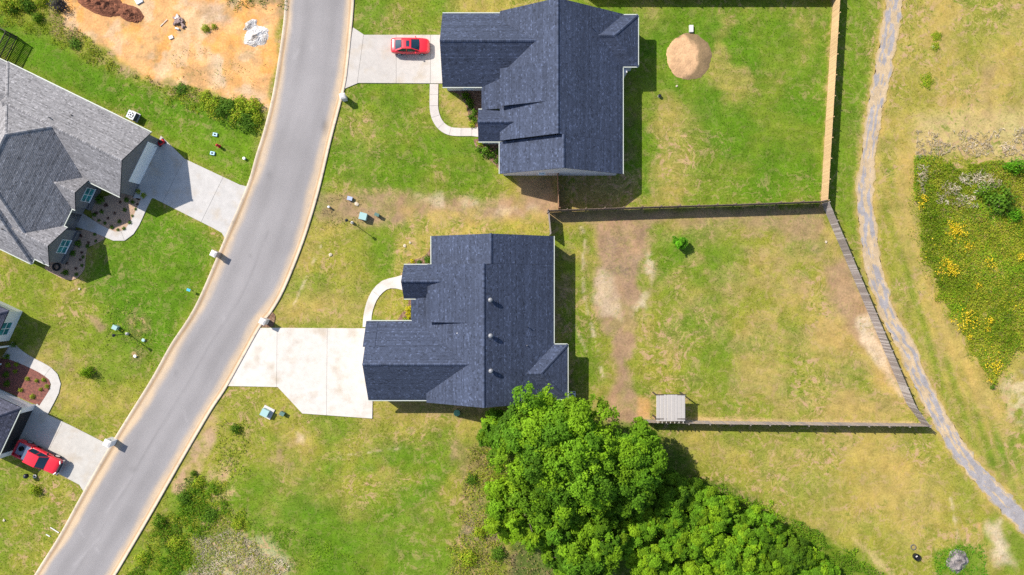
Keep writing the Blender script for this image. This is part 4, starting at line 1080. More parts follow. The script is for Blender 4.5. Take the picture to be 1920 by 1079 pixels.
mailbox(500, 602, R(-25), 'white topped mailbox pillar in a mulch ring by the middle drive', m_stone, .62, 1.3)
mailbox(213, 827, R(-25), 'white mailbox pillar at the corner of the lower left drive', m_white, .75, 1.25)
def lamp_post(px, py, label, h=2.6, lean=0):
    p = W(px, py); root = empty('lamp_post', p, label, 'lamp post', 'garden lamp posts by the road')
    MB().lathe(p, [(.17, -.05), (.17, .35), (.1, .42)], 12).build('base', m_conc2, root)
    MB().tube(p + Vector((0, 0, .4)), p + Vector((0, 0, h)), .045, .035).build('pole', m_postm, root)
    MB().lathe(p + Vector((0, 0, h)), [(.05, 0), (.13, .06), (.17, .3), (.2, .32), (.06, .46), (.02, .52)], 8).build('lantern', m_postm, root)
lamp_post(661, 418, 'black lamp post among the utility boxes between the two slate houses')
lamp_post(240, 626, 'black lamp post on the lawn above the lower left house')
def cabinet(px, py, w, d, h, a, m, label, name='utility_box', pad=None, lid=True, sl=.12):
    p = W(px, py); M = rotz(p, a); root = empty(name, p, label, 'utility box', 'utility boxes on the lawns')
    z0 = 0
    if pad: MB().box(-pad / 2 + .12, pad / 2 + .12, -pad / 2, pad / 2, -.1, .1, M).build('pad', m_conc2, root); z0 = .1
    MB().loft([[tuple(M @ Vector(q)) for q in ((-w / 2, -d / 2, z0), (w / 2, -d / 2, z0), (w / 2, d / 2, z0), (-w / 2, d / 2, z0))],
               [tuple(M @ Vector(q)) for q in ((-w / 2, -d / 2, h), (w / 2, -d / 2, h * (1 - sl)), (w / 2, d / 2, h * (1 - sl)), (-w / 2, d / 2, h))]]).build('cabinet', m, root)
    e_ = .03
    MB().loft([[tuple(M @ Vector(q)) for q in ((-w / 2 - e_, -d / 2 - e_, h + .005), (w / 2 + e_, -d / 2 - e_, h * (1 - sl) + .005), (w / 2 + e_, d / 2 + e_, h * (1 - sl) + .005), (-w / 2 - e_, d / 2 + e_, h + .005))],
               [tuple(M @ Vector(q)) for q in ((-w / 2 - e_, -d / 2 - e_, h + .05), (w / 2 + e_, -d / 2 - e_, h * (1 - sl) + .05), (w / 2 + e_, d / 2 + e_, h * (1 - sl) + .05), (-w / 2 - e_, d / 2 + e_, h + .05))]]).build('lid', m, root)
    MB().box(w / 2, w / 2 + .02, -.04, .04, h * .5, h * .62, M).build('latch', m_blk, root)
    return root
cabinet(683, 407, .8, .78, .8, R(-14), m_tgreen, 'large pale teal transformer box between the two slate houses')
cabinet(708.5, 404, .5, .32, .7, R(-22), m_dgreen, 'smaller grey green pedestal right of the teal transformer')
cabinet(657, 373, .55, .4, .35, R(-14), mat('meter_blue', (.32, .36, .46), rough=.5), 'low blue grey box above the lamp post by the clay verge')
cabinet(500, 772.5, .8, .8, .75, R(-27), m_tgreen, 'pale teal transformer on a concrete pad below the middle drive', pad=1.35)
cabinet(531, 775, .5, .4, .5, R(-27), m_dgreen, 'small grey green pedestal beside the padded transformer')
cabinet(220, 614, .5, .45, .6, R(-27), m_tgreen, 'small pale box left of the lower lamp post')
def cap(px, py, r, h, m, label, name='standpipe', group='small pipes with lids in the lawns'):
    p = W(px, py); root = empty(name, p, label, 'standpipe', group)
    MB().lathe(p, [(r * .9, -.05), (r * .9, h * .7)], 14).build('pipe', m_conc2 if m is not m_dgreen else m_dgreen, root)
    MB().lathe(p + Vector((0, 0, h * .7)), [(r, 0), (r, h * .25), (r * .8, h * .32), (r * .1, h * .36)], 14).build('lid', m, root)
cap(618, 389, .13, .5, m_white, 'small white cap near the kerb left of the lamp post')
cap(270, 638, .2, .2, m_tgreen, 'small teal lid right of the lower lamp post')
cap(254, 668, .18, .15, m_white, 'round white lid in bare soil below the lower lamp post')
cap(459, 298, .17, .3, m_white, 'white cap near the kerb above the upper left drive')
cap(857, 774, .40, .35, mat('lid_green', (.10, .24, .14), rough=.6), 'round green tank lid in the shade below the middle house')
cap(1236, 181, .20, .35, m_blk, 'black round cap on the lawn right of the top house')
for px, py, lb in ((404, 253, 'upper of two pale blue meter frames on the upper left lawn'), (399, 288, 'lower of two pale blue meter frames on the upper left lawn')):
    p = W(px, py); M = rotz(p, R(-10)); root = empty('meter_box', p, lb, 'meter box', 'water meter boxes')
    fr = MB(); mb_m = mat('meter_frame_blue', (.34, .50, .62), rough=.5)
    for a in ((-.26, .26, -.2, -.1), (-.26, .26, .1, .2), (-.26, -.13, -.1, .1), (.13, .26, -.1, .1)): fr.box(*a, -.05, .16, M)
    fr.build('frame', mb_m, root); MB().box(-.13, .13, -.1, .1, -.05, .1, M).build('lid', m_blk, root)
p = W(411, 274.5); root = empty('hydrant', p, 'small red hydrant between the two meter frames', 'hydrant'); m_hyd = mat('hydrant_red', (.36, .015, .02), rough=.45)
MB().lathe(p, [(.2, -.05), (.2, .05), (.13, .07), (.13, .55), (.18, .57), (.18, .62), (.12, .74), (.04, .8)], 12).build('barrel', m_hyd, root)
for sx in (1, -1): MB().tube(p + Vector((0, 0, .45)), p + Vector((sx * .24, 0, .45)), .06).build('outlet', m_hyd, root)
p = W(359, 544); root = empty('marker_sign', p, 'tiny blue marker sign on a stake near the kerb', 'sign')
MB().tube(p, p + Vector((0, 0, .75)), .015).build('stake', m_postm, root); MB().box(-.22, .22, -.15, .15, .72, .75, rotz(p, R(-20)) ).build('plate', mat('marker_blue', (.05, .33, .48), rough=.5), root)
# air conditioners
def aircon(px, py, a, label, w=.9, h=.85):
    p = W(px, py); M = rotz(p, a); root = empty('air_conditioner', p, label, 'air conditioner', 'outdoor air conditioners')
    MB().box(-w / 2 - .1, w / 2 + .1, -w / 2 - .1, w / 2 + .1, -.05, .08, M).build('pad', m_conc2, root)
    mb = MB(); mb.box(-w / 2, w / 2, -w / 2, w / 2, .08, h - .06, M)
    for k in range(9): z = .14 + k * .07; mb.box(-w / 2 - .012, w / 2 + .012, -w / 2 - .012, w / 2 + .012, z, z + .035, M)
    mb.build('casing', mat('aircon_dark', (.09, .095, .11), rough=.5), root)
    MB().box(-w / 2 - .02, w / 2 + .02, -w / 2 - .02, w / 2 + .02, h - .06, h, M).build('top_plate', mat('aircon_grey', (.50, .52, .55), rough=.4), root)
    MB().lathe(p + Vector((0, 0, h)), [(w * .40, 0), (w * .40, .02)], 20).build('fan_guard', m_blk, root)
    f = MB()
    for k in range(5):
        t = 2 * math.pi * k / 5; f.bar(p + Vector((0, 0, h + .035)), p + Vector((math.cos(t) * w * .34, math.sin(t) * w * .34, h + .035)), .16, .015)
    f.build('fan_blades', mat('aircon_grey', (.5, .52, .55)), root)
aircon(253, 219, R(-26), 'air conditioner standing by the white gutter of the grey roofed house')
aircon(1071, 742, 0, 'air conditioner partly under the tree at the corner of the middle house', .85)
# push mower beside the upper left garage
p = W(304, 268); M = rotz(p, R(35)); root = empty('lawn_mower', p, 'red push mower parked by the white garage door', 'mower')
m_mow = mat('mower_red', (.45, .01, .015), rough=.35)
mb = MB(); mb.loft([[tuple(M @ Vector((x * s_, y * s_, z))) for x, y in ((-.4, -.27), (.3, -.27), (.42, -.12), (.42, .12), (.3, .27), (-.4, .27))] for s_, z in ((1, .12), (1, .28), (.8, .36))]); mb.build('deck', m_mow, root)
MB().lathe(M @ Vector((.05, 0, .36)), [(.2, 0), (.2, .16), (.12, .24)], 12).build('engine', m_blk, root)
for x, y, r in ((.33, .3, .11), (.33, -.3, .11), (-.38, .3, .14), (-.38, -.3, .14)): MB().tube(M @ Vector((x, y - .04, r)), M @ Vector((x, y + .04, r)), r, n=14).build('wheel', m_tyre, root)
hd = MB()
for y in (-.22, .22): hd.tube(M @ Vector((-.38, y, .28)), M @ Vector((-1.25, y, 1.0)), .02)
hd.tube(M @ Vector((-1.25, -.22, 1.0)), M @ Vector((-1.25, .22, 1.0)), .02); hd.build('handle', m_postm, root)
# brick trash bin / kettle beside truck, rings and tyres
p = W(57, 890); root = empty('kettle_grill', p, 'black kettle barbecue on the grass behind the red truck', 'barbecue')
MB().lathe(p, [(.08, .45), (.26, .58), (.3, .72), (.3, .78), (.2, .95), (.05, 1.0)], 16).build('bowl', m_blk, root, smooth=True)
for k in range(3): t = 2 * math.pi * k / 3 + .4; MB().tube(p + Vector((math.cos(t) * .28, math.sin(t) * .28, 0)), p + Vector((math.cos(t) * .16, math.sin(t) * .16, .58)), .015).build('leg', m_blk, root)
MB().tube(p + Vector((0, 0, 1.0)), p + Vector((0, 0, 1.05)), .04).build('handle', m_chrome, root)
def tyre(px, py, R0, r, z, m, label, name='old_tyre', cat='tyre', group=None, tilt=0):
    p = W(px, py); mb = MB(); n = 22; k = 8
    rings_ = [[(( R0 + r * math.cos(2 * math.pi * j / k)) * math.cos(2 * math.pi * i / n), (R0 + r * math.cos(2 * math.pi * j / k)) * math.sin(2 * math.pi * i / n), z + r * math.sin(2 * math.pi * j / k)) for j in range(k)] for i in range(n + 1)]
    mb.loft(rings_, caps=False); mb.xform(Matrix.Translation(p) @ Matrix.Rotation(tilt, 4, 'X'))
    o = mb.build(name, m, None, smooth=True); tag(o, label, cat, group); return o
tyre(66, 893, .17, .07, .07, m_conc2, 'pale concrete ring on the grass beside the barbecue', 'concrete_ring', 'ring')
tyre(107, 501, .40, .11, .15, m_tyre, 'black tyre lying in the pebble bed below the front window')
tyre(1712, 1026, .30, .05, .05, mat('rusty_ring', (.10, .095, .085), rough=.7), 'thin dark ring lying above the black fire barrel', 'iron_ring', 'ring')
p = W(1716, 1043); root = empty('fire_barrel', p, 'black open fire barrel on the dry grass at the bottom right', 'barrel')
mb = MB(); mb.lathe(p, [(.36, 0), (.40, .3), (.40, .45), (.34, .45), (.32, .1), (.05, .09)], 18); mb.build('drum', m_blk, root)
tag(MB().box(-.1, .12, -.06, .06, .1, .3, rotz(p + Vector((0, .05, 0)), .5)).build('charred_log', m_conc2), 'pale burnt block lying inside the fire barrel', 'log')
# pale slab and sand disc behind the top house
tag(MB().box(-.24, .24, -.42, .42, -.05, .22, Matrix.Translation(W(1295.5, 55))).build('step_block', m_conc2), 'small pale concrete step above the round sand patch', 'step block')
cxy = W(1292, 106.5)
q_ = np.linspace(0, 1, 22); t_ = np.linspace(0, 2 * math.pi, 73)[:-1]; Q_, T_ = np.meshgrid(q_, t_, indexing='ij'); Q_ = Q_.ravel(); T_ = T_.ravel()
rr_ = Q_ * (1 + .02 * np.sin(5 * T_) + .014 * np.sin(11 * T_ + 1) + .010 * np.sin(23 * T_) + .008 * np.sin(31 * T_ + 2)); sx_ = cxy.x + np.cos(T_) * 2.72 * rr_; sy_ = cxy.y + np.sin(T_) * 2.82 * rr_
sc_ = np.array([[.42, .255, .135]]) * (.65 + .7 * fbm(sx_, sy_, .9, 3, 2))[:, None]
dark_rim = smooth(np.hypot(sx_ - cxy.x + 1.1, (sy_ - cxy.y) * .9 + .1) + 1.3 * (fbm(sx_, sy_, .8, 3, 4) - .5), 2.0, 2.5)  # ragged crescent, sand colour darker towards the right rim
sc_ = sc_ * (1 - .8 * dark_rim[:, None]) + np.array([[.12, .085, .04]]) * .8 * dark_rim[:, None]
ii = np.arange(22 * 72).reshape(22, 72); nx_ = np.roll(ii, -1, 1)
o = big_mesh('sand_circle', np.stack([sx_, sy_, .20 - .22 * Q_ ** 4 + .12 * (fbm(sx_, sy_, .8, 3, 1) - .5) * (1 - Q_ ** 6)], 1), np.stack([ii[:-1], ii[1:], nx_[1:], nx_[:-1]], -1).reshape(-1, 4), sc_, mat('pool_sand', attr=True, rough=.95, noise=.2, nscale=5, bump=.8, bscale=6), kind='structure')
# shade shelter by the bottom fence
z = 2.35; A = W(1231, 740.5, z); Bp = W(1285, 790, z)
root = empty('shelter', ((A.x + Bp.x) / 2, (A.y + Bp.y) / 2, 0), 'small shelter with a ribbed beige roof against the bottom fence', 'shelter')
m_rib = mat('beige_roof_sheet', (.34, .31, .285), rough=.6, noise=.05, nscale=3)
nr = 8
for k in range(nr):
    x0 = A.x + (Bp.x - A.x) * k / nr; x1 = A.x + (Bp.x - A.x) * (k + 1) / nr; zz = z - .10 * abs((k + .5) / nr - .5) * 2
    mb = MB(); mb.loft([[(x0, y, zz), (x0 + .05, y, zz + .03), (x1 - .05, y, zz + .015), (x1, y, zz)] for y in (A.y, (A.y + Bp.y) / 2, Bp.y)]); mb.build('roof_sheet', m_rib, root)
for x in (A.x + .05, Bp.x - .08):
    for y in (A.y - .08, Bp.y + .25): MB().box(-.06, .06, -.06, .06, -.1, z - .08, Matrix.Translation((x, y, 0))).build('post', m_dkwood, root)
for y in (A.y - .02, Bp.y + .25): MB().bar((A.x - .15, y, z - .1), (Bp.x + .15, y, z - .1), .1, .16).build('beam', m_dkwood, root)
for k in range(7):
    x = A.x + .2 + (Bp.x - A.x - .4) * k / 6; MB().bar((x, A.y, z - .19), (x, Bp.y - .28, z - .19), .05, .1).build('rafter', mat('pale_rafter', (.5, .47, .42), rough=.7), root)
# heaps on the building plot
def heap(name, px, py, rx, ry, h, m, label, cat, seed, ang=0, rough_=.25, n=46):
    r_ = np.random.default_rng(seed); p = W(px, py); V = []; F = []; k = 14
    for j in range(k + 1):
        q = j / k
        for i in range(n):
            t = 2 * math.pi * i / n
            b = 1 + .3 * (vnoise(np.array([math.cos(t) * 2 + seed]), np.array([math.sin(t) * 2]), 1.0)[0] - .5)
            x, y = math.cos(t) * rx * (1 - q) * b, math.sin(t) * ry * (1 - q) * b
            zz = h * (1 - (1 - q) ** 1.6) * (1 - rough_ + 2 * rough_ * vnoise(np.array([x * 2.3 + seed]), np.array([y * 2.3]), 1.0)[0]) - .06
            V.append((x, y, zz + r_.uniform(-.04, .04) * (q > 0)))
    mb = MB(); mb.v = V
    for j in range(k):
        for i in range(n): mb.f.append((j * n + i, j * n + (i + 1) % n, (j + 1) * n + (i + 1) % n, (j + 1) * n + i)); mb.c.append(None)
    mb.xform(rotz(p, ang)); o = mb.build(name, m); return tag(o, label, cat)
m_mulchp = mat('brown_mulch_heap', (.17, .062, .032), rough=.95, noise=.5, nscale=5, bump=1, bscale=8)
heap('soil_heap', 190, 4, 3.4, 1.5, .8, m_mulchp, 'long dark brown soil heap at the top of the orange clay plot', 'soil heap', 1, R(-18), .4)
heap('soil_heap', 243, 24, 2.0, 1.0, .55, m_mulchp, 'lower right end of the brown soil heap on the clay', 'soil heap', 2, R(-30), .4)
m_white_r = mat('white_washout', (.52, .49, .46), rough=.9, noise=.35, nscale=3, bump=.8, bscale=7, col2=(.34, .29, .24), c2scale=1.0)
heap('washout_heap', 481, 68, 1.75, 1.3, .35, m_white_r, 'large white heap of dried concrete washout beside the road', 'rubble heap', 3, .2, .4)
heap('washout_heap', 470, 47, 1.0, .6, .25, m_white_r, 'small pale washout mound above the large white heap', 'rubble heap', 4, .6, .4)
heap('stone_heap', 1796, 1052, 1.35, 1.5, .6, mat('grey_rock_heap', (.19, .165, .155), rough=.95, noise=.45, nscale=3, bump=1, bscale=6, col2=(.09, .08, .08), c2scale=2.2), 'grey ash and stone heap ringed by bright grass at the bottom right', 'stone heap', 5, 0, .5)
# loose blocks
m_blockm = mat('broken_block', (.27, .19, .17), rough=.9, noise=.25, nscale=6)
r_ = random.Random(4); p0 = W(336, 43)
for k in range(26):
    a = r_.uniform(0, 6.28); d = r_.uniform(0, .85) ** .8; q = p0 + Vector((math.cos(a) * d * .8, math.sin(a) * d, .08 + .28 * max(0, .7 - d)))
    M = Matrix.Translation(q) @ Matrix.Rotation(r_.uniform(0, 3), 4, 'Z') @ Matrix.Rotation(r_.uniform(-.4, .4), 4, 'X')
    o = MB().box(-.22, .22, -.1, .1, -.1, .1, M).build('concrete_block', m_blockm if r_.random() < .72 else m_stone)
    tag(o, 'broken building block in the rubble pile on the orange clay', 'block', 'rubble pile of broken blocks')
tag(MB().box(-.25, .25, -.2, .2, -.03, .1, rotz(W(321, 70.5), .4)).build('paper_bag', m_stone), 'small crumpled pale bag on the clay below the rubble pile', 'bag')
tag(MB().box(-.5, .3, -.35, .4, -.03, .14, rotz(W(262, 1), .5)).build('plastic_sheet', mat('pale_sheet', (.55, .60, .66), rough=.4)), 'pale blue grey sheet at the top edge of the clay plot', 'sheet')
tag(MB().bar(W(301, 50) + Vector((0, 0, .03)), W(314, 37) + Vector((0, 0, .05)), .06, .05).build('timber', m_stone), 'thin pale timber lying left of the rubble pile', 'timber')
for (a, b, lb) in (((95, 989), (111, 999), 'longer pale timber lying near the kerb at the lower left'), ((87, 1002), (94, 1006), 'short pale timber lying beside the longer one')):
    tag(MB().bar(W(*a) + Vector((0, 0, .04)), W(*b) + Vector((0, 0, .04)), .12, .08).build('timber', m_stone), lb, 'timber')
# pale stones lying in the grass
m_fstone = mat('field_stone', (.42, .35, .26), rough=.9, noise=.25, nscale=7)
for px, py, r0, lb in ((759, 461.5, .2, 'pale stone on the lawn left of the middle house'), (769, 455, .16, 'small pale stone right of another on the middle front lawn'), (620, 478, .2, 'lone pale stone on the lawn near the road'),
                       (1269, 161.5, .14, 'small white stone below the round sand patch'), (1549, 454, .16, 'white stone in the lower yard near the fence corner'), (669, 383, .28, 'pale broken stone left of the teal transformer'),
                       (1749, 88, .2, 'pale stone in the tuft right of the track'), (149, 542, .15, 'white scrap on the grass below the grey roofed house'), (8, 976, .2, 'pale scrap at the left edge of the lower lawn'), (331, 985, .14, 'white scrap in the weeds right of the road')):
    p = W(px, py); mb = MB(); q = random.Random(int(px))
    r0 *= .85; mb.lathe(p, [(r0, -.04), (r0 * 1.05, r0 * .2), (r0 * .75, r0 * .42), (r0 * .3, r0 * .5)], 7)
    mb.v = [(x + q.uniform(-.4, .4) * r0, y + q.uniform(-.4, .4) * r0, z_) for x, y, z_ in mb.v]
    tag(mb.build('stone', m_fstone), lb, 'stone', 'pale stones and scraps lying about')
# ------------------------------------------------------------------ leaves
m_leaf = mat('leaf', attr=True, rough=.7, spec=.12, trans=.4)
m_bark2 = mat('tree_bark', (.10, .075, .055), rough=.9, noise=.3, nscale=8)
m_blade = mat('grass_blade', attr=True, rough=.8, spec=.1, trans=.5)
m_petal = mat('petal', attr=True, rough=.6, trans=.2)
def unit(a): return a / np.maximum(np.linalg.norm(a, axis=1, keepdims=True), 1e-6)
def leaf_arrays(c, nrm, size, col, g, asp=.6):
    n = len(c); nrm = unit(nrm); t = unit(np.cross(nrm, unit(g.normal(size=(n, 3))))); b = np.cross(nrm, t)
    s = size[:, None]
    fold = nrm * s * .12
    V = np.stack([c - t * s, c - b * s * asp + fold, c + t * s, c + b * s * asp + fold], 1).reshape(-1, 3)
    F = np.arange(4 * n).reshape(-1, 4)
    C = np.repeat(col, 4, 0)
    return V, F, C
def leaves(name, c, nrm, size, col, g, m=None, parent=None, kind=None, asp=.6):
    V, F, C = leaf_arrays(c, nrm, size, col, g, asp)
    return big_mesh(name, V, F, np.clip(C, 0, .8), m or m_leaf, parent, kind)
PAL = {'tree': [(.125, .25, .010), (.085, .19, .009), (.165, .295, .010)], 'yellow': [(.165, .29, .009), (.125, .24, .009), (.20, .32, .010)],
       'dark': [(.095, .185, .008), (.075, .155, .008), (.115, .21, .009)], 'vine': [(.13, .26, .010), (.10, .215, .009), (.18, .30, .010)], 'straw': [(.50, .42, .30), (.42, .34, .23), (.56, .48, .37)],
       'shrub': [(.095, .185, .012), (.07, .15, .010)], 'gold': [(.50, .42, .01), (.42, .40, .012)], 'redleaf': [(.07, .018, .018), (.05, .014, .014)],
       'weed': [(.22, .32, .012), (.30, .36, .02), (.36, .34, .03), (.17, .28, .012)], 'brown': [(.30, .215, .11), (.24, .19, .07), (.24, .26, .04), (.17, .23, .025)], 'lime': [(.10, .28, .008), (.09, .24, .01)],
       'grey': [(.08, .07, .075), (.05, .045, .05)]}
def crown_arrays(ctr, rx, ry, rz, ncl, per, ls, pal, g, flat=.35):
    """boughs spread through the crown's volume, each made of sprays of leaves"""
    ctr = np.array(ctr); pal = np.array(PAL[pal]); ax = np.array([rx, ry, rz])
    d = unit(g.normal(size=(ncl, 3))); d[:, 2] = np.abs(d[:, 2]) - flat * g.random(ncl); d = unit(d)
    rad = (.40 + .60 * g.random(ncl) ** .6) * (1 + .18 * g.normal(size=ncl).clip(-1.2, 1.4))
    cc = ctr + d * rad[:, None] * ax * .82
    cr = np.clip((.13 + .12 * g.random(ncl)) * (rx * ry) ** .5, .35, 1.7)
    tone = g.uniform(.68, 1.3, ncl); pi = g.integers(0, len(pal), ncl)
    ns = np.maximum(4, (per / 26 * (cr / cr.mean()) ** 2).astype(int)); k = np.repeat(np.arange(ncl), ns); M = len(k)
    sd = unit(g.normal(size=(M, 3)) + d[k] * .5 + np.array([0, 0, .5])); sc = cc[k] + sd * (cr[k] * g.uniform(.6, 1.12, M))[:, None]
    sr = g.uniform(.26, .5, M) * np.clip(cr[k] / 1.1, .6, 1.1)
    j = np.repeat(np.arange(M), 26); N = len(j)
    q = g.normal(size=(N, 3)); q = unit(q) * (g.random(N) ** .5)[:, None]
    p = sc[j] + q * sr[j][:, None] * np.array([1.25, 1.25, .55]); p[:, 2] = np.maximum(p[:, 2], .05)
    nr = sd[j] * .5 + q * .35 + np.array([0, 0, .8]) + g.normal(size=(N, 3)) * .35
    col = pal[pi[k][j]] * (tone[k][j] * g.uniform(.86, 1.14, M)[j] * g.uniform(.8, 1.2, N))[:, None]
    return p, nr, ls * g.uniform(.65, 1.25, N), col, cc
def tree(name, label, px, py, h, rx, ry, pal, seed, ncl=70, per=260, ls=.2, cat='tree', group='trees and tall bushes below the middle house', trunk=True, low=.30):
    g = np.random.default_rng(seed); zc = h * (low + (1 - low) * .42); rz = h - zc
    c = W(px, py, zc); base = Vector((c.x, c.y, 0))
    root = empty(name, base, label, cat, group)
    p, nr, sz, col, cc = crown_arrays(c, rx, ry, rz, ncl, per, ls, pal, g)
    leaves('crown', p, nr, sz, col, g, parent=root)
    mb = MB(); top = Vector((c.x, c.y, zc)); r0 = .028 * h + .05
    mb.tube(base + Vector((0, 0, -.1)), base.lerp(top, .55), r0, r0 * .75, 9); mb.tube(base.lerp(top, .55), top + Vector((0, 0, rz * .4)), r0 * .75, r0 * .25, 8)
    for q in cc[::max(1, ncl // 22)]:
        q = Vector(q); s_ = base.lerp(top, random.uniform(.45, .95)); mid = s_.lerp(q, .5) + Vector((0, 0, .08 * h))
        mb.tube(s_, mid, r0 * .4, r0 * .25, 6, cap=False); mb.tube(mid, q, r0 * .25, r0 * .06, 6, cap=False)
    mb.build('trunk', m_bark2, root)
    return root
tree('broadleaf_tree', 'largest broad green tree, overlapping the lower corner of the middle house', 1044, 846, 11.0, 7.3, 6.6, 'tree', 11, 150, 520, .15)
tree('broadleaf_tree', 'rounded green tree right of the largest, touching the bottom fence', 1176, 868, 9.0, 4.3, 5.6, 'tree', 12, 90, 460, .15)
tree('broadleaf_tree', 'yellow green tree left below the largest tree', 985, 955, 8.0, 5.0, 4.4, 'yellow', 13, 85, 440, .15)
tree('broadleaf_tree', 'small round tree at the left shoulder of the largest tree', 925, 806, 5.5, 2.0, 2.4, 'tree', 14, 44, 300, .13)
tree('broadleaf_tree', 'green tree at the bottom edge under the largest tree', 1092, 1040, 7.5, 4.4, 4.4, 'tree', 15, 80, 440, .15)
tree('broadleaf_tree', 'pale green tree at the bottom edge left of the bare soil', 1040, 950, 8.5, 3.6, 3.8, 'tree', 16, 60, 400, .15)
for k, (px, py, h, rx, ry, pal, lb) in enumerate([
        (1262, 918, 4.2, 2.9, 2.6, 'dark', 'dark bush right of the rounded tree, in its shade'),
        (1340, 955, 3.6, 3.4, 2.5, 'vine', 'leafy bush at the upper edge of the thicket'),
        (1410, 990, 3.4, 3.2, 2.5, 'vine', 'leafy bush in the middle of the thicket edge beside the dry grass'),
        (1478, 1035, 3.2, 3.0, 2.4, 'dark', 'dark leafy bush near the right end of the thicket'),
        (1285, 1005, 4.2, 3.4, 3.2, 'vine', 'broad bush in the heart of the thicket'),
        (1375, 1050, 3.8, 3.6, 2.8, 'vine', 'broad bush at the bottom edge in the thicket'),
        (1215, 1055, 4.6, 3.4, 2.8, 'yellow', 'yellow green bush at the bottom edge left in the thicket'),
        (1300, 1085, 3.6, 3.4, 2.2, 'yellow', 'pale bush cut by the bottom edge of the picture'),
        (1205, 975, 4.4, 2.6, 2.4, 'vine', 'bush filling the gap below the rounded tree'), (1122, 968, 6.0, 2.6, 2.6, 'tree', 'tall bush in the dark hollow between the three biggest trees'), (1160, 1010, 5.0, 2.4, 2.2, 'vine', 'bush in the hollow above the bottom edge of the thicket'),
        (1535, 1075, 2.2, 2.6, 1.6, 'vine', 'low bush at the right tip of the thicket'),
        (1300, 925, 2.8, 2.2, 1.6, 'vine', 'low bush at the upper rim of the thicket beside the tree shadow'),
        (1445, 1010, 2.4, 2.2, 1.5, 'vine', 'low bush on the rim of the thicket between two taller ones'),
        (1330, 1010, 3.6, 2.4, 2.2, 'yellow', 'yellow green bush between the broad bushes of the thicket'),
        (1430, 1070, 3.2, 2.8, 2.2, 'yellow', 'yellow green bush low at the right in the thicket'),
        (1245, 960, 4.4, 2.2, 2.2, 'vine', 'tall narrow bush wedged between tree and thicket'),
        (1505, 1045, 2.0, 2.0, 1.4, 'yellow', 'small yellow green bush at the right rim of the thicket')]):
    tree('thicket_bush', lb, px, py, h, rx, ry, pal, 40 + k, 60, 360, .13, 'bush', 'bushes of the thicket', low=.1)

# shrubs: a few prototypes, copied
def shrub_proto(pal, seed, n=150, ls=.16):
    g = np.random.default_rng(seed); pp = np.array(PAL[pal]); d = unit(g.normal(size=(n, 3))); d[:, 2] = np.abs(d[:, 2])
    r = g.uniform(.45, 1.05, n) * (1 + .18 * np.sin(5 * np.arctan2(d[:, 1], d[:, 0]) + seed))
    p = d * r[:, None]; nr = d + g.normal(size=(n, 3)) * .5 + np.array([0, 0, .5])
    col = pp[g.integers(0, len(pp), n)] * g.uniform(.7, 1.35, n)[:, None]
    V, F, C = leaf_arrays(p, nr, ls * g.uniform(.7, 1.3, n), col, g)
    me_o = big_mesh('shrub_source', V, F, C, m_leaf); me = me_o.data; bpy.data.objects.remove(me_o); me.name = 'shrub_leaves'
    return me
PROTO = {k: [shrub_proto(k, s_, 170 if k not in ('redleaf',) else 90, .17) for s_ in (1, 2, 3)] for k in ('shrub', 'gold', 'redleaf', 'weed', 'dark', 'lime', 'brown', 'grey', 'yellow')}
BIG = {k: [shrub_proto(k, s_, 620, .09) for s_ in (5, 6)] for k in ('shrub', 'weed', 'dark', 'lime', 'yellow', 'gold', 'grey')}
def shrub(px, py, r, h, pal, label, group, name='shrub', cat='shrub', big=False):
    me = random.choice((BIG if big else PROTO)[pal]); o = bpy.data.objects.new(name, me); COL.objects.link(o)
    o.location = W(px, py, h * .4).xy.to_3d(); o.scale = (r, r * random.uniform(.85, 1.15), h); o.rotation_euler.z = random.uniform(0, 6.28)
    return tag(o, label, cat, group)
for a, b, r, h, pl, lb in ((872, 179, .55, .8, 'dark', 'dark shrub in the shady bed corner under the garage of the top house'), (880, 189, .55, .8, 'dark', 'second dark shrub down in the shady bed of the top house'),
        (882, 198, .5, .6, 'shrub', 'green shrub where the shady bed of the top house meets the lawn'), (889, 211, .48, .6, 'shrub', 'bright shrub midway along the bed of the top house'),
        (883, 219, .4, .5, 'shrub', 'small shrub left of its neighbour in the bed above the top walk'), (889, 224, .45, .5, 'shrub', 'shrub second from the end of the top walk'), (885, 233, .5, .5, 'weed', 'pale shrub right above the end of the top walk'),
        (901, 270, .45, .5, 'weed', 'yellowish shrub just below the end of the top walk'), (898, 281, .45, .55, 'shrub', 'shrub at the left tip of the lower bed of the top house'), (912, 284, .75, .8, 'shrub', 'largest shrub in the lower bed of the top house'),
        (923, 291, .55, .6, 'shrub', 'shrub right of the largest one in the lower bed of the top house'), (934, 302, .5, .6, 'shrub', 'shrub near the right end of the lower bed of the top house'), (935, 284, .5, .8, 'dark', 'dark shrub against the wall in the lower bed of the top house'),
        (803, 487, .55, .6, 'shrub', 'green shrub in the mulch left of the upper wall of the middle house'), (786, 493, .35, .4, 'shrub', 'small shrub above the entry roof of the middle house'), (773, 491, .32, .35, 'gold', 'tiny yellow shrub at the tip of the upper mulch bed'),
        (767, 580, .5, .7, 'gold', 'upper part of the bright yellow shrubs by the middle house'), (768, 591, .55, .7, 'gold', 'widest bright yellow shrub by the middle house'), (761, 600, .5, .6, 'weed', 'yellow green shrub below the bright yellow ones')):
    shrub(a, b, r, h, pl, lb, 'shrubs in the mulch beds of the slate houses')
ORD = ['leftmost', 'second from left', 'third from left', 'fourth from left', 'fifth from left', 'sixth from left', 'seventh from left', 'eighth from left', 'ninth from left', 'tenth from left', 'eleventh from left', 'twelfth from left', 'thirteenth from left', 'fourteenth from left', 'fifteenth from left']
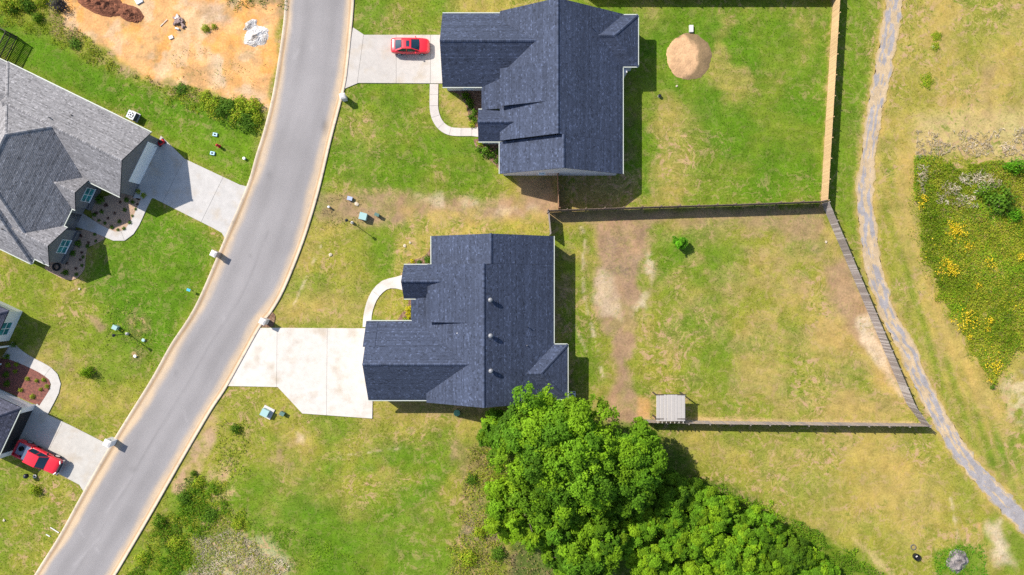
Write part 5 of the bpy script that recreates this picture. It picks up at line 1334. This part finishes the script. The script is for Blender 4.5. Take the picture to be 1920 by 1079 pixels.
UB = [(890, 360, .62), (910, 465, .3), (845, 495, .3), (890, 545, .22), (940, 570, .22), (1070, 555, .3), (1120, 450, .28), (1135, 358, .36), (1190, 378, .3), (1165, 565, .26), (1190, 505, .2), (1220, 445, .2), (1005, 605, .26), (1060, 630, .22), (1115, 620, .24)]
UR = [(950, 408, .3), (865, 480, .24), (970, 525, .2), (1030, 480, .22), (1080, 380, .22), (1235, 400, .2)]
LB = [(695, 755, .46), (645, 840, .44), (580, 1015, .42), (785, 775, .28), (745, 875, .22), (735, 950, .22), (685, 1030, .28), (850, 670, .24), (860, 730, .2)]
LR = [(735, 835, .22), (720, 900, .2), (680, 978, .24), (600, 928, .22), (795, 745, .2), (725, 685, .28)]
for L_, pl, lb, gp in ((UB, 'shrub', 'green shrub in the upper pebble bed, %s of its colour', 'green shrubs in the upper pebble bed'), (UR, 'redleaf', 'dark red shrub in the upper pebble bed, %s of its colour', 'red shrubs in the upper pebble bed'),
                       (LB, 'shrub', 'green shrub in the lower pebble bed, %s of its colour', 'green shrubs in the lower pebble bed'), (LR, 'redleaf', 'dark red shrub in the lower pebble bed, %s of its colour', 'red shrubs in the lower pebble bed')):
    for k, (x, y, r) in enumerate(sorted(L_)): shrub(x / 4.797, 300 + y / 4.797, r, r * 1.1, pl, lb % ORD[k], gp)
for x, y, w_ in ((1240, 285, 'upper'), (1290, 320, 'lower')): shrub(x / 4.797, 300 + y / 4.797, .35, .4, 'weed', w_ + ' pale shrub in the small bed beside the upper left garage', 'shrubs in the small corner bed')
for k, (x, y, r) in enumerate(sorted(((14, 685, .34), (30, 684, .34), (27.5, 697, .28), (50.8, 711, .3), (80.9, 713, .3), (68, 714, .26), (87.4, 725, .3), (75.7, 731, .26), (38.4, 732, .32), (60.8, 744, .34)))):
    shrub(x, y, r, .4, 'weed', 'yellow green shrub in the red mulch bed, %s' % ORD[k], 'green shrubs in the red mulch bed')
for x, y, r, w_ in ((10.4, 703, .42, 'upper'), (12, 720, .42, 'lower')): shrub(x, y, r, .45, 'dark', w_ + ' dark rounded shrub in the red mulch bed', 'dark shrubs in the red mulch bed')
for x, y, lb in ((24, 647, 'dark potted shrub at the upper porch post of the white house'), (12, 669, 'dark potted shrub at the lower porch post of the white house')): shrub(x, y, .32, .7, 'dark', lb, 'potted shrubs by the white house')
# lone plants on lawns and plots
for a, b, r, h, pl, lb, bg in ((163, 698, .75, 1.5, 'yellow', 'young yellow green tree on the lawn above the lower left drive', 1), (155, 700, .5, .9, 'weed', 'low leafy offshoot left of the young yellow green tree', 0),
        (64, 921, .8, 1.0, 'weed', 'leafy bush on the grass below the red truck', 1), (297, 980, .95, 1.1, 'dark', 'dark round bush right of the road near the bottom', 1), (440, 805, .7, .9, 'shrub', 'green clump on the verge below the middle drive', 1),
        (362, 889, .45, .7, 'dark', 'dark bush on the bare verge right of the road', 1), (107, 8, 1.0, 1.4, 'grey', 'dead grey bush at the left end of the clay plot', 1), (69, 33, .7, .9, 'dark', 'dark bush below the dead grey bush', 1),
        (385, 53, .55, .6, 'weed', 'pale tuft in the middle of the clay plot', 1), (400, 50, .35, .4, 'weed', 'small tuft right of the pale tuft on the clay', 0), (1757, 68, .7, .2, 'weed', 'upper green tuft in the field right of the track', 1), (1754, 88, .6, .18, 'weed', 'green tuft around the pale stone in the field', 1),
        (1738, 152, 1.0, .16, 'weed', 'lower green tuft in the field right of the track', 1), (1862, 726, .35, .4, 'shrub', 'small green tuft below the tip of the flower meadow', 0),
        (1907, 312, 1.3, 2.0, 'lime', 'bright green bush at the right edge above the meadow', 1), (1880, 380, 1.9, 1.8, 'shrub', 'large green bush in the upper meadow', 1), (1905, 405, 1.0, 1.2, 'lime', 'bright green bush low at the right edge of the meadow', 1), (1850, 360, 1.3, 1.2, 'dark', 'dark bush left in the upper meadow', 1),
        (1432, 1000, .5, .5, 'lime', 'small lime tuft at the thicket edge', 0), (345, 935, .9, .7, 'shrub', 'bright clump in the rough weeds above the dark round bush', 1), (372, 905, .8, .6, 'weed', 'yellowish clump beside the straw coloured scrape on the verge', 1),
        (330, 1020, 1.0, .6, 'weed', 'broad low clump below the dark round bush near the road', 1), (395, 965, .9, .5, 'shrub', 'low clump above the patch of pale dead stems', 1), (265, 1050, .9, .6, 'weed', 'low clump in the verge corner at the bottom edge', 1), (445, 985, .8, .5, 'weed', 'low clump right above the pale dead stems', 1),
        (900, 1000, .9, .9, 'weed', 'yellow green bush in the brown undergrowth left of the trees', 1), (880, 1050, 1.1, .9, 'weed', 'broad bush at the bottom edge left of the trees', 1), (885, 900, .8, .7, 'shrub', 'small bush in the undergrowth beside the yellow green tree', 1), (935, 1040, 1.0, 1.0, 'shrub', 'bush between the undergrowth and the lower trees', 1)):
    shrub(a, b, r, h, pl, lb, 'lone plants', 'bush', 'bush', bool(bg))
rt_ = tree('sapling', 'bright green sapling standing alone in the lower back yard', 1277, 457, 1.3, .7, .65, 'lime', 77, 12, 60, .13, 'sapling', 'lone plants', low=.35)
for k, (a, b, r, h) in enumerate(sorted(((398, 196, 1.1, 1.1), (412, 206, 1.0, 1.0), (428, 200, 1.1, 1.2), (446, 212, 1.2, 1.2), (462, 222, 1.1, 1.1), (474, 200, 1.2, 1.3), (468, 236, .9, .9), (450, 192, .9, 1.0), (384, 182, .9, .8), (340, 168, .9, .7), (482, 222, .8, 1.0), (140, 82, .8, .7)))):
    shrub(a, b, r, h * .65, ('shrub', 'lime', 'weed', 'weed')[k % 4 if k % 4 != 1 else 0], 'bush in the weedy strip under the clay plot, %s' % ORD[k], 'bushes along the clay plot', 'bush', 'bush', True)
for k, (a, b, r, h) in enumerate(sorted(((12, 5, 1.2, 1.2), (34, 2, 1.2, 1.1), (50, 10, 1.0, .9), (22, 16, .9, .7), (75, 2, .9, .9)))):
    shrub(a, b, r, h, ('weed', 'shrub')[k % 2], 'bush in the top left corner above the slatted fence, %s' % ORD[k], 'bushes in the top left corner', 'bush', 'bush', True)

# ------------------------------------------------------------------ weeds, meadow and lawn grass (nobody could count these)
def scatter(poly, dens, g):
    P = px_poly(poly); x0, x1 = min(p[0] for p in P), max(p[0] for p in P); y0, y1 = min(p[1] for p in P), max(p[1] for p in P)
    n = int((x1 - x0) * (y1 - y0) * dens); x = g.uniform(x0, x1, n); y = g.uniform(y0, y1, n)
    d = sdf_poly(x, y, P) + (fbm(x, y, 1.6, 3, 5) - .5) * 2.6
    k = d < 0; return x[k], y[k]
def weeds(name, label_zones, m=None):
    Vs, Fs, Cs = [], [], []; off = 0
    for poly, dens, h, ls, pal, seed, thr in label_zones:
        asp_ = .12 if pal == 'straw' else .42
        g = np.random.default_rng(seed); x, y = scatter(poly, dens, g); f = fbm(x, y, 1.3, 3, seed); k = f > thr; x, y, f = x[k], y[k], f[k]
        n = len(x); pp = np.array(PAL[pal]); z = h * (f ** 1.5) * 1.5 * g.random(n) ** .8 + .02
        c = np.stack([x, y, z], 1); nr = g.normal(size=(n, 3)) * (.25 if pal == 'straw' else .6) + np.array([0, 0, .8])
        t = fbm(x, y, 3.0, 3, seed + 9)
        col = pp[(np.clip(t * 1.8 - .4 + g.normal(size=n) * .18, 0, .999) * len(pp)).astype(int)] * (g.uniform(.82, 1.18, n) * (.55 + .9 * t))[:, None]
        V, F, C = leaf_arrays(c, nr, ls * g.uniform(.6, 1.4, n), col, g, asp_); Vs.append(V); Fs.append(F + off); Cs.append(C); off += len(V)
    return big_mesh(name, np.concatenate(Vs), np.concatenate(Fs), np.clip(np.concatenate(Cs), 0, .8), m or m_leaf, kind='stuff')
MEADOW = [(1712, 292), (1800, 308), (1880, 300), (1990, 315), (1990, 560), (1925, 625), (1890, 680), (1862, 722), (1835, 680), (1790, 610), (1745, 520), (1722, 440), (1712, 360)]
o = weeds('meadow_weeds', [([(1700, 285), (1990, 290), (1990, 580), (1900, 690), (1864, 742), (1828, 692), (1780, 616), (1734, 524), (1710, 440)], 40, .14, .07, 'weed', 206, .42), (MEADOW, 190, .5, .085, 'weed', 201, .2), (MEADOW, 60, .7, .08, 'vine', 202, .48), ([(1715, 310), (1860, 315), (1880, 390), (1740, 390)], 50, .75, .22, 'straw', 203, .5), ([(1718, 246), (1925, 240), (1925, 300), (1716, 296)], 34, .2, .24, 'straw', 204, .42), ([(1715, 320), (1900, 320), (1900, 420), (1730, 410)], 60, .6, .09, 'brown', 205, .45)])
tag(o, 'dense meadow of tall weeds right of the track', 'weeds')
g = np.random.default_rng(9); FL = []
for px, py, r, n in ((1790, 430, 16, 150), (1800, 438, 12, 60), (1785, 505, 14, 130), (1775, 492, 10, 50), (1765, 510, 12, 30), (1815, 462, 10, 40), (1853, 490, 10, 26), (1865, 502, 9, 20), (1835, 537, 8, 24), (1732, 371, 8, 40), (1726, 383, 6, 16), (1810, 590, 14, 40), (1820, 600, 16, 50), (1805, 612, 12, 40), (1857, 600, 7, 34), (1853, 618, 6, 20),
                     (1817, 632, 6, 24), (1862, 685, 14, 50), (1870, 692, 10, 26), (1916, 480, 8, 34), (1787, 600, 8, 16), (1856, 713, 5, 12), (1898, 570, 14, 12), (1860, 655, 24, 16), (1750, 470, 18, 12)):
    c = W(px, py, .6); FL.append(np.stack([g.normal(c.x, r / S * .5, n), g.normal(c.y, r / S * .5, n), g.uniform(.45, .85, n)], 1))
FL = np.concatenate(FL); n = len(FL)
o = leaves('yellow_wildflowers', FL, g.normal(size=(n, 3)) * .3 + np.array([0, 0, 1]), g.uniform(.05, .1, n), np.array([(.62, .42, .008)]) * g.uniform(.75, 1.15, n)[:, None], g, m_petal, kind='stuff', asp=.8)
tag(o, 'clusters of yellow wildflowers in the meadow', 'flowers')
o = weeds('verge_weeds', [([(240, 1085), (300, 985), (340, 930), (400, 905), (440, 960), (470, 1000), (420, 985), (370, 1010), (350, 1085)], 130, .4, .10, 'vine', 215, .45), ([(440, 960), (480, 1000), (560, 1085), (700, 1085), (600, 1000)], 60, .2, .07, 'vine', 216, .45), ([(232, 1085), (290, 985), (325, 935), (375, 900), (420, 900), (452, 960), (540, 1085)], 110, .3, .075, 'weed', 211, .36), ([(330, 905), (372, 890), (380, 940), (330, 950)], 60, .4, .1, 'shrub', 212, .3),
    ([(372, 1010), (430, 990), (490, 1015), (560, 1100), (350, 1100)], 45, .09, .22, 'straw', 213, .3), ([(415, 780), (455, 790), (470, 880), (430, 900), (400, 860)], 30, .3, .1, 'weed', 214, .45)])
tag(o, 'rough weeds on the verge at the bottom left', 'weeds')
o = weeds('edge_weeds', [([(-40, -20), (105, -20), (125, 45), (190, 95), (260, 140), (340, 165), (490, 205), (488, 250), (400, 225), (290, 172), (180, 122), (90, 75), (-40, 30)], 110, .3, .08, 'weed', 221, .40), ([(380, 170), (495, 205), (486, 262), (420, 240)], 50, .4, .12, 'shrub', 222, .35),
    ([(110, 30), (260, 140), (480, 200), (470, 215), (250, 150), (100, 60)], 40, .25, .1, 'brown', 223, .42), ([(410, -20), (540, -20), (533, 22), (440, 18)], 40, .3, .1, 'shrub', 224, .46), ([(300, 85), (500, 120), (480, 200), (330, 150)], 10, .15, .08, 'brown', 225, .55)])
tag(o, 'weeds along the edge of the clay plot', 'weeds')
o = weeds('undergrowth', [([(865, 850), (945, 825), (960, 990), (960, 1100), (830, 1100), (868, 960)], 60, .3, .08, 'brown', 231, .5), ([(880, 840), (960, 840), (960, 1100), (840, 1100)], 80, .4, .085, 'weed', 232, .42),
    ([(1230, 870), (1300, 890), (1420, 940), (1540, 1000), (1640, 1060), (1700, 1100), (1230, 1100)], 110, .5, .10, 'vine', 233, .3), ([(950, 1005), (1040, 1010), (1045, 1090), (945, 1090)], 18, .4, .12, 'brown', 234, .45)])
tag(o, 'undergrowth round the trees and the thicket', 'undergrowth')
o = weeds('yard_weeds', [([(600, 365), (680, 362), (680, 430), (600, 430)], 26, .2, .08, 'brown', 241, .46), ([(225, 585), (290, 585), (285, 690), (230, 690)], 26, .22, .08, 'brown', 242, .46), ([(200, 560), (300, 570), (290, 690), (190, 660)], 20, .2, .08, 'weed', 243, .5), ([(1750, 1020), (1850, 1020), (1850, 1090), (1750, 1090)], 50, .3, .1, 'lime', 244, .42)])
tag(o, 'scattered weeds round the utility boxes and the stone heap', 'weeds')

# lawn grass: leaning blades wherever the ground is green
g = np.random.default_rng(5); N = 190000
x = g.uniform(-63, 63, N); y = g.uniform(-36, 36, N); c = gcol_at(x, y)
green = c[:, 1] / (c[:, 0] + 1e-3)
k = g.random(N) < smooth(green, .62, 1.05); x, y, c = x[k], y[k], c[k]
bad = inside(x, y, ROAD_POLY) | inside(x, y, PATH_POLY)
for P in SLABS + BEDS + HOUSES: bad |= inside(x, y, P)
bad |= np.hypot(x - cxy.x, y - cxy.y) < 2.75
x, y, c = x[~bad], y[~bad], c[~bad]; n = len(x)
hgt = g.uniform(.02, .06, n) * (.7 + .6 * fbm(x, y, 3, 3, 12)); th = g.uniform(0, 2 * math.pi, n); ln = g.uniform(.03, .10, n); wd = g.uniform(.02, .05, n)
b0 = np.stack([x - np.sin(th) * wd, y + np.cos(th) * wd, 0 * x - .03], 1); b1 = np.stack([x + np.sin(th) * wd, y - np.cos(th) * wd, 0 * x - .03], 1)
tp = np.stack([x + np.cos(th) * ln, y + np.sin(th) * ln, hgt], 1)
V = np.stack([b0, b1, tp], 1).reshape(-1, 3); cc = np.repeat(np.clip(c * g.uniform(.9, 1.5, n)[:, None], 0, .6), 3, 0)
o = big_mesh('lawn_grass', V, np.arange(3 * n).reshape(-1, 3), cc, m_blade, kind='stuff')
tag(o, 'mown lawn grass around the houses', 'grass')
